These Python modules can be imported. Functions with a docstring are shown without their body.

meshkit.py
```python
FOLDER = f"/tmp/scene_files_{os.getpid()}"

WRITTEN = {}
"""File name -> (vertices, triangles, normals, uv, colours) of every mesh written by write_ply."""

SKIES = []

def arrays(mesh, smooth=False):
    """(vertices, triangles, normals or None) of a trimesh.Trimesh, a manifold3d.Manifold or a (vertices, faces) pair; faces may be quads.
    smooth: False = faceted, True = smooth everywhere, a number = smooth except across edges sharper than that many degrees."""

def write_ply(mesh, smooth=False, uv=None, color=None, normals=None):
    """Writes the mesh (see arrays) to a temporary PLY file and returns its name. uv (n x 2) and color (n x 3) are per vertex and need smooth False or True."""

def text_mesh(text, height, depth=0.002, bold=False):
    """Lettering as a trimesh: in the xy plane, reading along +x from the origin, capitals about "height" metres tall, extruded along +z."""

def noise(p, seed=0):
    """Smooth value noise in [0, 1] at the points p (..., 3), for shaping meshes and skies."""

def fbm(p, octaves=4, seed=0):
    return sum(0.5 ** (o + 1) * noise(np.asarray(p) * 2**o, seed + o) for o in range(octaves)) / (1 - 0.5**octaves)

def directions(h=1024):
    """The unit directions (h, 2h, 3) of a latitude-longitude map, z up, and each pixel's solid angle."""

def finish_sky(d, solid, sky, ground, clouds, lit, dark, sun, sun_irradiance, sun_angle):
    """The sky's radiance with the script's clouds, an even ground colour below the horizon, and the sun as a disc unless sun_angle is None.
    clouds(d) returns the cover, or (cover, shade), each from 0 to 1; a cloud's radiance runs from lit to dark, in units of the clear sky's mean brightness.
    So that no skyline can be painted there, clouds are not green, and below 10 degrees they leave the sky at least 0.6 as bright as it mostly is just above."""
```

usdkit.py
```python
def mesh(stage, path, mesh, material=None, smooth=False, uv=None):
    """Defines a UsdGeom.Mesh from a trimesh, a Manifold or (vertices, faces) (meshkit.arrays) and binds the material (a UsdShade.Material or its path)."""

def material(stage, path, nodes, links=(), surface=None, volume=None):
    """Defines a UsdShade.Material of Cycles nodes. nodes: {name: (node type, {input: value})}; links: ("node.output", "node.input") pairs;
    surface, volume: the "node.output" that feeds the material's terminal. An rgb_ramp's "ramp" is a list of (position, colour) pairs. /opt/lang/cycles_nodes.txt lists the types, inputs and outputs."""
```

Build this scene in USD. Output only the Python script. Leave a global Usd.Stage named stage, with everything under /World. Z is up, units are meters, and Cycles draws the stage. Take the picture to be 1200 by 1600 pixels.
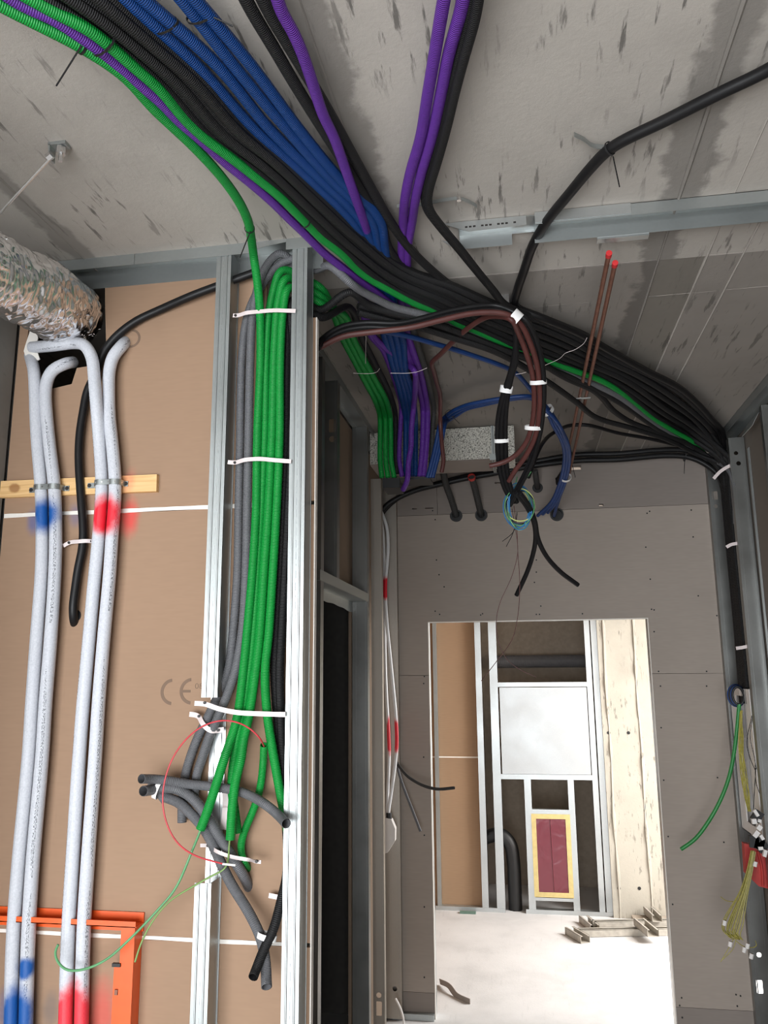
import math, random
import numpy as np, trimesh, usdkit, meshkit
from shapely.geometry import Polygon, Point, box as sbox
from shapely.ops import unary_union
from pxr import Usd, UsdGeom, UsdLux, UsdShade, Gf, Sdf

stage = Usd.Stage.CreateInMemory()
UsdGeom.SetStageUpAxis(stage, UsdGeom.Tokens.z); UsdGeom.SetStageMetersPerUnit(stage, 1.0)
UsdGeom.Xform.Define(stage, '/World'); UsdGeom.Scope.Define(stage, '/World/Looks')
random.seed(7); RNG = np.random.default_rng(7)

# ------------------------------------------------------------------ camera
F_PX = 1259.41; CAM = np.array([0.0, 0.0, 1.78])
def _d(x, y):
    a = np.array([x-600.0, -(y-800.0), -F_PX]); return a/np.linalg.norm(a)
_yc = _d(818, 1050); _zc = _d(549, -5500); _zc = _zc-_yc*_yc.dot(_zc); _zc /= np.linalg.norm(_zc); _xc = np.cross(_yc, _zc)
ROT = np.array([_xc, _yc, _zc])                      # camera -> world (x right, y into the corridor, z up)
cam = UsdGeom.Camera.Define(stage, '/World/camera')
m = np.eye(4); m[:3, :3] = ROT.T; m[3, :3] = CAM
cam.AddTransformOp().Set(Gf.Matrix4d(m.tolist()))
cam.CreateHorizontalApertureAttr(36.0); cam.CreateVerticalApertureAttr(48.0)
cam.CreateFocalLengthAttr(36.0*F_PX/1200); cam.CreateClippingRangeAttr(Gf.Vec2f(0.02, 100))
cam.CreateExposureAttr(0.0)

def at(px, py, **k):
    """the point of the plane x=, y= or z= that a picture position of the survey photo shows"""
    r = ROT @ np.array([px-600.0, -(py-800.0), -F_PX]); (a, v), = k.items(); i = 'xyz'.index(a)
    return CAM + r*(v-CAM[i])/r[i]

# ------------------------------------------------------------------ light
def rect_light(name, pos, w, h, aim, power, color):
    l = UsdLux.RectLight.Define(stage, '/World/'+name)
    l.CreateWidthAttr(w); l.CreateHeightAttr(h); l.CreateIntensityAttr(power); l.CreateColorAttr(Gf.Vec3f(*color))
    z = -np.array(aim, float); z /= np.linalg.norm(z)
    x = np.cross([0, 0, 1], z); x /= np.linalg.norm(x); y = np.cross(z, x)
    mm = np.eye(4); mm[0, :3], mm[1, :3], mm[2, :3], mm[3, :3] = x, y, z, pos
    l.AddTransformOp().Set(Gf.Matrix4d(mm.tolist()))
    return l
dome = UsdLux.DomeLight.Define(stage, '/World/sky_light'); dome.CreateIntensityAttr(0.6); dome.CreateColorAttr(Gf.Vec3f(0.85, 0.93, 1.0))
rect_light('window_daylight', (-1.2, -2.62, 1.02), 4.0, 1.9, (0, 1, 0), 12.0, (0.93, 0.97, 1.0))
rect_light('far_window_daylight', (2.45, 5.4, 1.9), 1.3, 1.6, (-.72, -.1, -.68), 30.0, (1.0, 0.98, 0.95))

# ------------------------------------------------------------------ names, prims
used = {}
def numbered(path):
    n = used.get(path, -1)+1; used[path] = n
    return path if n == 0 else f'{path}_{n:03d}'
def setdata(prim, label=None, cat=None, group=None, kind=None):
    for k, v in (('label', label), ('category', cat), ('group', group), ('kind', kind)):
        if v: prim.SetCustomDataByKey(k, v)
def thing(name, label=None, cat=None, group=None, kind=None):
    p = UsdGeom.Xform.Define(stage, numbered('/World/'+name)).GetPrim(); setdata(p, label, cat, group, kind); return p
def put(name, mesh, mat, parent=None, label=None, cat=None, group=None, kind=None, smooth=30, uv=None):
    base = parent.GetPath().pathString if parent else '/World'
    p = usdkit.mesh(stage, numbered(base+'/'+name), mesh, mat, smooth=smooth, uv=uv).GetPrim()
    setdata(p, label, cat, group, kind); return p

# ------------------------------------------------------------------ shapes
def bx(x0, x1, y0, y1, z0, z1):
    b = trimesh.creation.box([abs(x1-x0), abs(y1-y0), abs(z1-z0)]); b.apply_translation([(x0+x1)/2, (y0+y1)/2, (z0+z1)/2]); return b
def cat_(*ms): return trimesh.util.concatenate([x for x in ms if x is not None])
def extrude(poly, depth):
    gs = getattr(poly, 'geoms', [poly])
    return trimesh.util.concatenate([trimesh.creation.extrude_polygon(g, depth, engine='earcut') for g in gs])
def wall_xz(poly, y0, y1):
    """polygon in (x, z) extruded from y0 to y1"""
    e = extrude(poly, y1-y0); v = e.vertices.copy(); e.vertices = np.c_[v[:, 0], y0+v[:, 2], v[:, 1]]; e.invert(); return e
def wall_yz(poly, x0, x1):
    e = extrude(poly, x1-x0); v = e.vertices.copy(); e.vertices = np.c_[x0+v[:, 2], v[:, 0], v[:, 1]]; return e
def prof_z(poly, z0, z1):
    e = extrude(poly, z1-z0); e.apply_translation([0, 0, z0]); return e
def spline(pts, step=0.012):
    p = np.array(pts, float)
    if len(p) < 3:
        n = max(2, int(np.linalg.norm(p[1]-p[0])/step)); return p[0]+(p[1]-p[0])*np.linspace(0, 1, n)[:, None]
    q = np.vstack([2*p[0]-p[1], p, 2*p[-1]-p[-2]]); out = []
    for i in range(1, len(q)-2):
        p0, p1, p2, p3 = q[i-1:i+3]
        t1 = np.linalg.norm(p1-p0)**.5+1e-6; t2 = t1+np.linalg.norm(p2-p1)**.5+1e-6; t3 = t2+np.linalg.norm(p3-p2)**.5+1e-6
        n = max(2, int(np.linalg.norm(p2-p1)/step)+1); t = np.linspace(t1, t2, n, endpoint=False)[:, None]
        a1 = (t1-t)/t1*p0+t/t1*p1; a2 = (t2-t)/(t2-t1)*p1+(t-t1)/(t2-t1)*p2; a3 = (t3-t)/(t3-t2)*p2+(t-t2)/(t3-t2)*p3
        b1 = (t2-t)/t2*a1+t/t2*a2; b2 = (t3-t)/(t3-t1)*a2+(t-t1)/(t3-t1)*a3
        out.append((t2-t)/(t2-t1)*b1+(t-t1)/(t2-t1)*b2)
    out = np.vstack(out+[p[-1:]])
    for _ in range(3): out[1:-1] = (out[:-2]+2*out[1:-1]+out[2:])/4      # tubes do not kink
    return out
def frames(c):
    t = np.gradient(c, axis=0); t /= np.linalg.norm(t, axis=1)[:, None]+1e-12
    u = np.cross(t[0], [0.3, 0.2, 1.0]); u /= np.linalg.norm(u); us = [u]
    for i in range(1, len(c)):
        u = u-t[i]*u.dot(t[i]); u /= np.linalg.norm(u); us.append(u)
    us = np.array(us); return t, us, np.cross(t, us)
def sweep(c, r, n=12, hollow=(False, False), closed=False):
    """round tube along the points c; returns (vertices, triangles, uv) with u the length in metres"""
    c = np.asarray(c, float); r = np.broadcast_to(np.asarray(r, float), (len(c),))
    t, u, w = frames(c); s = np.r_[0, np.cumsum(np.linalg.norm(np.diff(c, axis=0), axis=1))]
    rings, rad, ss = list(range(len(c))), list(r), list(s); ctr = list(c)
    def ring(k, rr, off=0.0):
        a = np.linspace(0, 2*math.pi, n+1)
        return c[k]+t[k]*off+rr*(np.cos(a)[:, None]*u[k]+np.sin(a)[:, None]*w[k])
    V = [ring(k, r[k]) for k in range(len(c))]; U = [s[k] for k in range(len(c))]
    pre, post = [], []
    for end, k, sg in ((0, 0, 1), (1, len(c)-1, -1)):
        if hollow[end]: seq = [(r[k]*.82, 0.0), (r[k]*.8, sg*min(.06, s[-1]*.3)), (1e-5, sg*min(.06, s[-1]*.3))]
        else: seq = [(r[k]*.85, -sg*r[k]*.12), (1e-5, -sg*r[k]*.12)]
        for rr, off in seq: (pre if end == 0 else post).append((ring(k, rr, off), s[k]))
    V = [x[0] for x in pre[::-1]]+V+[x[0] for x in post]; U = [x[1] for x in pre[::-1]]+U+[x[1] for x in post]
    m_ = len(V); vv = np.vstack(V); uv = np.c_[np.repeat(U, n+1), np.tile(np.linspace(0, 1, n+1), m_)]
    i, j = np.meshgrid(np.arange(m_-1), np.arange(n), indexing='ij'); a = (i*(n+1)+j).ravel()
    f = np.vstack([np.c_[a, a+1, a+n+2], np.c_[a, a+n+2, a+n+1]])
    return vv, f, uv
def Tm(pts, r, n=8, step=.01):
    v, f, _ = sweep(spline(pts, step), r, n); return trimesh.Trimesh(v, f, process=False)
def cable(name, label, cat, pts, r, mat, group=None, hollow=(False, False), n=12, step=.012, parent=None):
    p0, p1 = np.asarray(pts[0], float), np.asarray(pts[1], float)
    if p0[2] > 2.88 and p0[1] < 1.75:                                            # runs on under the slab beyond the view
        d_ = (p0-p1)*[1, 1, 0]; d_ /= np.linalg.norm(d_); pts = [p0+d_*1.3, p0+d_*.5]+list(pts)
    c = spline(pts, step)
    if np.isscalar(r): c[:, 2] = np.minimum(c[:, 2], 3.0022-r)              # rests against the slab
    v, f, uv = sweep(c, r, n, hollow)
    return put(name, (v, f), mat, parent, label, cat, group, smooth=True, uv=uv)
def Q(k, val, *pts):
    """survey points on a plane (val a number, or a pair that runs evenly from first to last)"""
    a, b = val if isinstance(val, tuple) else (val, val); n = max(1, len(pts)-1)
    return [at(px, py, **{k: a+(b-a)*i/n}) for i, (px, py) in enumerate(pts)]
def disc(c, axis, r, h, n=20):
    """cylinder centred at c"""
    m_ = trimesh.creation.cylinder(radius=r, height=h, sections=n); m_.apply_transform(trimesh.geometry.align_vectors([0, 0, 1], np.asarray(axis, float)/np.linalg.norm(axis))); m_.apply_translation(c); return m_
def band(c, axis, side, a, b, h, th=.0012, n=28):
    """elliptical sleeve: half axes a along side, b across, length h along axis"""
    ax = np.asarray(axis, float); ax = ax/np.linalg.norm(ax); sd = np.asarray(side, float); sd = sd-ax*sd.dot(ax); sd /= np.linalg.norm(sd); ot = np.cross(ax, sd)
    an = np.linspace(0, 2*math.pi, n, endpoint=False); P = []
    for k, (aa, bb, hh) in enumerate(((a, b, -h/2), (a+th, b+th, -h/2), (a+th, b+th, h/2), (a, b, h/2))):
        P.append(np.asarray(c)+ax*hh+np.cos(an)[:, None]*aa*sd+np.sin(an)[:, None]*bb*ot)
    v = np.vstack(P); f = []
    for k in range(4):
        k2 = (k+1) % 4
        for i in range(n):
            j = (i+1) % n; f += [[k*n+i, k*n+j, k2*n+j], [k*n+i, k2*n+j, k2*n+i]]
    m_ = trimesh.Trimesh(v, f, process=False); trimesh.repair.fix_normals(m_); return m_

# ------------------------------------------------------------------ materials
def lin(r, g, b): return tuple(((x/255+.055)/1.055)**2.4 if x > 10 else x/255/12.92 for x in (r, g, b))
def mat(name, nodes, links, surface='p.BSDF'): return usdkit.material(stage, '/World/Looks/'+name, nodes, links, surface=surface)
def plain(name, col, rough=.6, metal=0.0, var=.12, scale=30, bump=0.0, spec=.5):
    c = np.array(col)
    n = {'tc': ('geometry', {}), 'n': ('noise_texture', {'scale': scale, 'detail': 4}), 'r': ('rgb_ramp', {'ramp': [(0.25, tuple(c*(1-var))), (.75, tuple(np.minimum(c*(1+var), 1)))]}),
         'p': ('principled_bsdf', {'roughness': rough, 'metallic': metal, 'specular_ior_level': spec})}
    l = [('tc.position', 'n.vector'), ('n.fac', 'r.fac'), ('r.color', 'p.base_color')]
    if bump: n['b'] = ('bump', {'distance': bump, 'strength': 1.0}); l += [('n.fac', 'b.height'), ('b.normal', 'p.normal')]
    return mat(name, n, l)
def conduit_mat(name, col, rough=.45, pitch=.0042, depth=.0008, dust=.10):
    c = np.array(col)
    return mat(name, {'uv': ('texture_coordinate', {}), 's': ('separate_xyz', {}), 'm': ('math', {'math_type': 'multiply', 'value2': 2*math.pi/pitch}), 'w': ('math', {'math_type': 'sine'}),
        'b': ('bump', {'distance': depth, 'strength': .6}), 'g': ('geometry', {}), 'n': ('noise_texture', {'scale': 45, 'detail': 5, 'roughness': .65}),
        'r': ('rgb_ramp', {'ramp': [(.3, tuple(c*.85)), (.62, tuple(c)), (.8, tuple(c*(1-dust)+np.array([.32, .3, .28])*dust))]}),
        'p': ('principled_bsdf', {'roughness': rough, 'specular_ior_level': .35})},
        [('uv.UV', 's.vector'), ('s.x', 'm.value1'), ('m.value', 'w.value1'), ('w.value', 'b.height'), ('b.normal', 'p.normal'), ('g.position', 'n.vector'), ('n.fac', 'r.fac'), ('r.color', 'p.base_color')])
M = {}
M['green'] = conduit_mat('green_conduit', lin(16, 140, 56), dust=.06); M['purple'] = conduit_mat('purple_conduit', lin(94, 46, 142), dust=.06); M['blue'] = conduit_mat('blue_conduit', lin(14, 58, 118), dust=.07)
M['black'] = conduit_mat('black_conduit', lin(25, 24, 25), .6, dust=.03); M['grey'] = conduit_mat('grey_conduit', lin(104, 104, 107)); M['darkgrey'] = conduit_mat('dark_grey_conduit', lin(62, 61, 60), .6)
M['blackcable'] = plain('black_cable_sheath', lin(24, 23, 24), .45, var=.15, spec=.3); M['brown'] = plain('brown_cable_sheath', lin(82, 44, 40), .5, var=.15)
M['bluecable'] = plain('blue_cable_sheath', lin(20, 54, 108), .5, var=.15)
M['greenwire'] = plain('green_wire', lin(90, 150, 100), .4); M['olivewire'] = plain('green_yellow_wire', lin(120, 150, 85), .4); M['redwire'] = plain('red_wire', lin(196, 58, 66), .4)
M['yellowgreen'] = plain('yellow_green_wire', lin(150, 140, 60), .45, var=.25, scale=80); M['wireblue'] = plain('wire_blue', lin(45, 115, 165), .4); M['wireyellow'] = plain('wire_pale_yellow', lin(205, 215, 130), .4)
M['whiteplastic'] = plain('white_plastic', lin(225, 220, 216), .45, var=.05); M['tape'] = plain('white_tape', lin(232, 230, 228), .55, var=.05)
M['strap'] = plain('pinkish_white_strap', lin(222, 208, 206), .5, var=.05); M['blackplastic'] = plain('black_plastic', lin(26, 26, 27), .5); M['screwdark'] = plain('dark_screw', lin(40, 36, 34), .5)
M['copper'] = plain('copper', lin(134, 92, 76), .5, .5, var=.25); M['redcap'] = plain('red_cap', lin(200, 44, 46), .6)
M['redplastic'] = plain('red_plastic', lin(176, 50, 44), .55); M['orange'] = plain('orange_paint', lin(232, 92, 32), .4, var=.05)
M['gypsum'] = plain('gypsum_core', lin(232, 226, 218), .9, var=.05); M['wood'] = None
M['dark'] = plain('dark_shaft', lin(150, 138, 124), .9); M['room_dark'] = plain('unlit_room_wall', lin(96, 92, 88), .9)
M['lightmetal'] = plain('bright_zinc', (.8, .8, .8), .25, 1.0, var=.1, scale=200)
M['white_wall'] = plain('plaster_white', lin(215, 210, 204), .8, var=.04)

def galv(name, col=(.40, .42, .415), rough=.46):
    c = np.array(col)
    return mat(name, {'g': ('geometry', {}), 'v': ('voronoi_texture', {'scale': 160}), 'n': ('noise_texture', {'scale': 5, 'detail': 3, 'roughness': .5}), 'mx': ('math', {'math_type': 'multiply_add', 'value2': .14, 'value3': 0.0}),
        's': ('separate_xyz', {}), 'r': ('rgb_ramp', {'ramp': [(.2, tuple(c*.9)), (.85, tuple(c*1.06))]}), 'rr': ('map_range', {'from_min': .3, 'from_max': .7, 'to_min': rough-.03, 'to_max': rough+.05}),
        'p': ('principled_bsdf', {'metallic': .9})},
        [('g.position', 'v.vector'), ('g.position', 'n.vector'), ('v.color', 's.vector'), ('s.x', 'mx.value1'), ('n.fac', 'mx.value3'), ('mx.value', 'r.fac'), ('r.color', 'p.base_color'), ('n.fac', 'rr.value'), ('rr.result', 'p.roughness')])
M['galv'] = galv('galvanised_steel'); M['galvcorr'] = galv('galvanised_corridor_shaded', (.255, .255, .245), .36); M['galvwarm'] = galv('galvanised_tan_reflection', (.36, .325, .285), .5); M['sheet'] = galv('sheet_zinc', (.52, .53, .53), .42); M['galvdark'] = galv('galvanised_dull', (.38, .40, .41), .5); M['galvbright'] = galv('galvanised_bright', (.52, .54, .54), .38)  # galvwarm has tan reflected light in its colour, galvcorr the corridor shade
M['foil'] = mat('aluminium_foil', {'g': ('geometry', {}), 'n': ('noise_texture', {'scale': 20, 'detail': 2, 'roughness': .4}), 'b': ('bump', {'distance': .004, 'strength': .3}),
    'p': ('principled_bsdf', {'metallic': 1.0, 'base_color': (.93, .93, .94), 'roughness': .2})}, [('g.position', 'n.vector'), ('n.fac', 'b.height'), ('b.normal', 'p.normal')])
M['speckle'] = mat('speckled_insulation', {'g': ('geometry', {}), 'n': ('noise_texture', {'scale': 150, 'detail': 3, 'roughness': .7}), 'r': ('rgb_ramp', {'ramp': [(.36, lin(70, 66, 60)), (.47, lin(186, 182, 172)), (.62, lin(214, 210, 200))]}),
    'b': ('bump', {'distance': .003}), 'p': ('principled_bsdf', {'roughness': .75})}, [('g.position', 'n.vector'), ('n.fac', 'r.fac'), ('r.color', 'p.base_color'), ('n.fac', 'b.height'), ('b.normal', 'p.normal')])
def concrete(name, base, rot, streak=.5, bands=(), fine=45):
    """cast concrete: soft clouding, dark grain streaks left by the shuttering boards, damp bands along the joints, pores"""
    d = np.array(base)
    n = {'g': ('geometry', {}), 'n1': ('noise_texture', {'scale': 2.2, 'detail': 6, 'roughness': .6}), 'r1': ('rgb_ramp', {'ramp': [(.3, tuple(d*.85)), (.5, tuple(d)), (.7, tuple(d*1.08))]}),
        'mp': ('mapping', {'rotation': (0, 0, rot), 'scale': (fine, fine*.12, 10)}), 'n2': ('noise_texture', {'scale': 1.0, 'detail': 6, 'roughness': .62}), 'r2': ('rgb_ramp', {'ramp': [(.575, (0, 0, 0)), (.64, (1, 1, 1))]}),
        'n3': ('noise_texture', {'scale': 2.6, 'detail': 4}), 'r3': ('rgb_ramp', {'ramp': [(.42, (.08, .08, .08)), (.58, (1, 1, 1))]}), 'mu': ('math', {'math_type': 'multiply'}), 'ms': ('math', {'math_type': 'multiply', 'value2': streak}),
        'mx': ('mix', {'color2': tuple(d*.34)}), 'n4': ('noise_texture', {'scale': 60, 'detail': 5, 'roughness': .7}), 'b': ('bump', {'distance': .002, 'strength': .4}), 'p': ('principled_bsdf', {'roughness': .85, 'specular_ior_level': .3})}
    l = [('g.position', 'n1.vector'), ('n1.fac', 'r1.fac'), ('g.position', 'mp.vector'), ('mp.vector', 'n2.vector'), ('n2.fac', 'r2.fac'), ('g.position', 'n3.vector'), ('n3.fac', 'r3.fac'),
         ('r2.color', 'mu.value1'), ('r3.color', 'mu.value2'), ('mu.value', 'ms.value1'), ('ms.value', 'mx.fac'), ('r1.color', 'mx.color1'), ('g.position', 'n4.vector'), ('n4.fac', 'b.height'), ('b.normal', 'p.normal')]
    cur = 'mx.color'
    if bands: n |= {'sx': ('separate_xyz', {}), 'n5': ('noise_texture', {'scale': 5.5, 'detail': 5, 'roughness': .65})}; l += [('g.position', 'sx.vector'), ('g.position', 'n5.vector')]
    for k, (x, hw, st) in enumerate(bands):
        n |= {f'bs{k}': ('math', {'math_type': 'subtract', 'value2': x}), f'ba{k}': ('math', {'math_type': 'absolute'}), f'bb{k}': ('math', {'math_type': 'multiply_add', 'value2': -hw*3.4, 'value3': 0}), f'bm{k}': ('map_range', {'range_type': 'smoothstep', 'from_min': -hw*.9, 'from_max': -hw*.35, 'to_min': st, 'to_max': 0., 'clamp': True}), f'bx{k}': ('mix', {'color2': tuple(d*.5)})}
        l += [('sx.x', f'bs{k}.value1'), (f'bs{k}.value', f'ba{k}.value1'), ('n5.fac', f'bb{k}.value1'), (f'ba{k}.value', f'bb{k}.value3'), (f'bb{k}.value', f'bm{k}.value'), (f'bm{k}.result', f'bx{k}.fac'), (cur, f'bx{k}.color1')]; cur = f'bx{k}.color'
    return mat(name, n, l+[(cur, 'p.base_color')])
BANDS = [(-1.245, .03, .7), (-.35, .05, .8), (.455, .05, .85)]
M['slab'] = concrete('concrete_ceiling', lin(174, 167, 159), .04, .95, BANDS)
M['slab2'] = concrete('concrete_ceiling_cross_grain', lin(172, 165, 157), 1.5, .8, BANDS)
M['slabstain'] = concrete('concrete_ceiling_damp', lin(122, 116, 108), 1.5, .7)
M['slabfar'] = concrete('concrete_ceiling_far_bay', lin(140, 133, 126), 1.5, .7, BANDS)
M['concwall'] = concrete('concrete_wall', lin(128, 124, 118), .1, .4); M['concolumn'] = concrete('concrete_column', lin(176, 170, 158), .1, .75)
M['floor'] = concrete('concrete_floor', lin(206, 204, 203), .4, .10)

def paint_nodes(base_nodes, base_links, base_out, blots):
    """mixes overspray blots (centre, half sizes, colour, strength, softness) over a base colour"""
    n, l, cur = dict(base_nodes), list(base_links), base_out
    n['pg'] = ('geometry', {}); n['pn'] = ('noise_texture', {'scale': 38, 'detail': 4}); l.append(('pg.position', 'pn.vector'))
    for k, (c, s, col, st, soft) in enumerate(blots):
        n[f'd{k}'] = ('vector_math', {'math_type': 'subtract', 'vector2': tuple(c)}); n[f'e{k}'] = ('vector_math', {'math_type': 'multiply', 'vector2': tuple(1/np.array(s))}); n[f'f{k}'] = ('vector_math', {'math_type': 'length'})
        n[f'a{k}'] = ('math', {'math_type': 'multiply_add', 'value2': .55}); n[f'm{k}'] = ('map_range', {'range_type': 'smoothstep', 'from_min': 1.27-soft, 'from_max': 1.27+soft, 'to_min': st, 'to_max': 0.0, 'clamp': True}); n[f'x{k}'] = ('mix', {'color2': col})
        l += [('pg.position', f'd{k}.vector1'), (f'd{k}.vector', f'e{k}.vector1'), (f'e{k}.vector', f'f{k}.vector1'), ('pn.fac', f'a{k}.value1'), (f'f{k}.value', f'a{k}.value3'), (f'a{k}.value', f'm{k}.value'), (f'm{k}.result', f'x{k}.fac'), (cur, f'x{k}.color1')]
        cur = f'x{k}.color'
    return n, l, cur
BLUE, RED = lin(18, 84, 158), lin(226, 34, 52)
YB = 2.08
def W(px, py, y=2.075): return at(px, py, y=y)
BLOTS = [(W(73, 806), (.040, .2, .046), BLUE, 1.0, .5), (W(167, 806), (.048, .2, .052), RED, 1.0, .38), (W(28, 1590), (.046, .2, .072), BLUE, 1.0, .35), (W(114, 1600), (.052, .2, .098), RED, .95, .28),
         (W(42, 1511), (.022, .2, .025), BLUE, 1.0, .35), (W(199, 808, 2.1), (.026, .05, .048), RED, .62, .6), (W(115, 803, 2.1), (.02, .05, .03), BLUE, .3, .6), (W(49, 815, 2.1), (.02, .05, .034), BLUE, .5, .6),
         (W(155, 1590, 2.1), (.035, .05, .075), RED, .45, .6), (W(75, 1580, 2.1), (.02, .05, .04), lin(40, 80, 100), .3, .6), (W(5, 1580, 2.1), (.02, .05, .05), BLUE, .4, .6), (W(195, 748, 2.08), (.02, .05, .035), RED, .3, .6)]
def pipe_mat():
    n = {'uv': ('texture_coordinate', {}), 's': ('separate_xyz', {}), 'g': ('geometry', {}), 'n': ('noise_texture', {'scale': 220, 'detail': 4}), 'r': ('rgb_ramp', {'ramp': [(.3, lin(190, 192, 199)), (.7, lin(207, 208, 214))]}),
         'c': ('combine_xyz', {}), 'mu': ('math', {'math_type': 'multiply', 'value2': 170.0}), 'mv': ('math', {'math_type': 'multiply', 'value2': 60.0}), 'wn': ('noise_texture', {'scale': 1.0, 'detail': 1}), 'th': ('math', {'math_type': 'greater_than', 'value2': .52}),
         'v0': ('math', {'math_type': 'multiply', 'value2': 2.0}), 'vf': ('math', {'math_type': 'fraction'}), 'v1': ('math', {'math_type': 'subtract', 'value2': .30}), 'v2': ('math', {'math_type': 'absolute'}), 'v3': ('math', {'math_type': 'less_than', 'value2': .075}), 'lt': ('noise_texture', {'scale': 3.0}), 'lm': ('math', {'math_type': 'greater_than', 'value2': .47}),
         'q1': ('math', {'math_type': 'multiply'}), 'q2': ('math', {'math_type': 'multiply'}), 'q3': ('math', {'math_type': 'multiply', 'value2': .75}), 'ink': ('mix', {'color2': lin(70, 70, 76)}), 'b': ('bump', {'distance': .0012, 'strength': .5}), 'p': ('principled_bsdf', {'roughness': .55})}
    l = [('uv.UV', 's.vector'), ('s.x', 'mu.value1'), ('s.y', 'mv.value1'), ('mu.value', 'c.x'), ('mv.value', 'c.y'), ('c.vector', 'wn.vector'), ('wn.fac', 'th.value1'), ('s.y', 'v0.value1'), ('v0.value', 'vf.value1'), ('vf.value', 'v1.value1'), ('v1.value', 'v2.value1'), ('v2.value', 'v3.value1'),
         ('uv.UV', 'lt.vector'), ('lt.fac', 'lm.value1'), ('th.value', 'q1.value1'), ('v3.value', 'q1.value2'), ('q1.value', 'q2.value1'), ('lm.value', 'q2.value2'), ('q2.value', 'q3.value1'), ('q3.value', 'ink.fac'),
         ('g.position', 'n.vector'), ('n.fac', 'r.fac'), ('r.color', 'ink.color1'), ('n.fac', 'b.height'), ('b.normal', 'p.normal')]
    n, l, cur = paint_nodes(n, l, 'ink.color', BLOTS[:5])
    return mat('insulated_pipe_white', n, l+[(cur, 'p.base_color')])
M['pipe'] = pipe_mat()
def board_mat(name, col, blots=()):
    c = np.array(col)
    n = {'g': ('geometry', {}), 'mp': ('mapping', {'scale': (3, 3, 18)}), 'n': ('noise_texture', {'scale': 6, 'detail': 5}), 'n2': ('noise_texture', {'scale': 2, 'detail': 3}), 'r': ('rgb_ramp', {'ramp': [(.3, tuple(c*.97)), (.7, tuple(c*1.03))]}), 'r2': ('rgb_ramp', {'ramp': [(.3, (.93, .93, .93)), (.7, (1, 1, 1))]}),
         'mm': ('mix', {'mix_type': 'multiply', 'fac': 1.0}), 'p': ('principled_bsdf', {'roughness': .82, 'specular_ior_level': .25})}
    l = [('g.position', 'mp.vector'), ('mp.vector', 'n.vector'), ('n.fac', 'r.fac'), ('g.position', 'n2.vector'), ('n2.fac', 'r2.fac'), ('r.color', 'mm.color1'), ('r2.color', 'mm.color2')]
    n, l, cur = paint_nodes(n, l, 'mm.color', blots) if blots else (n, l, 'mm.color')
    return mat(name, n, l+[(cur, 'p.base_color')])
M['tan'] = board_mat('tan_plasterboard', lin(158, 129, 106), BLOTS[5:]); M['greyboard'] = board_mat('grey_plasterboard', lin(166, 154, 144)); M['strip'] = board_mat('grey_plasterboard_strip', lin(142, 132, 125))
M['rightboard'] = board_mat('right_board_back_shaded', lin(122, 113, 104))  # plasterboard tone lowered to stand for shade on the right side
M['corridorboard'] = board_mat('corridor_board_back_shaded', lin(136, 118, 102))  # tan board darkened in colour for the weak grazing light here
M['tanplain'] = board_mat('tan_plasterboard_plain', lin(158, 130, 104))
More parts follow.
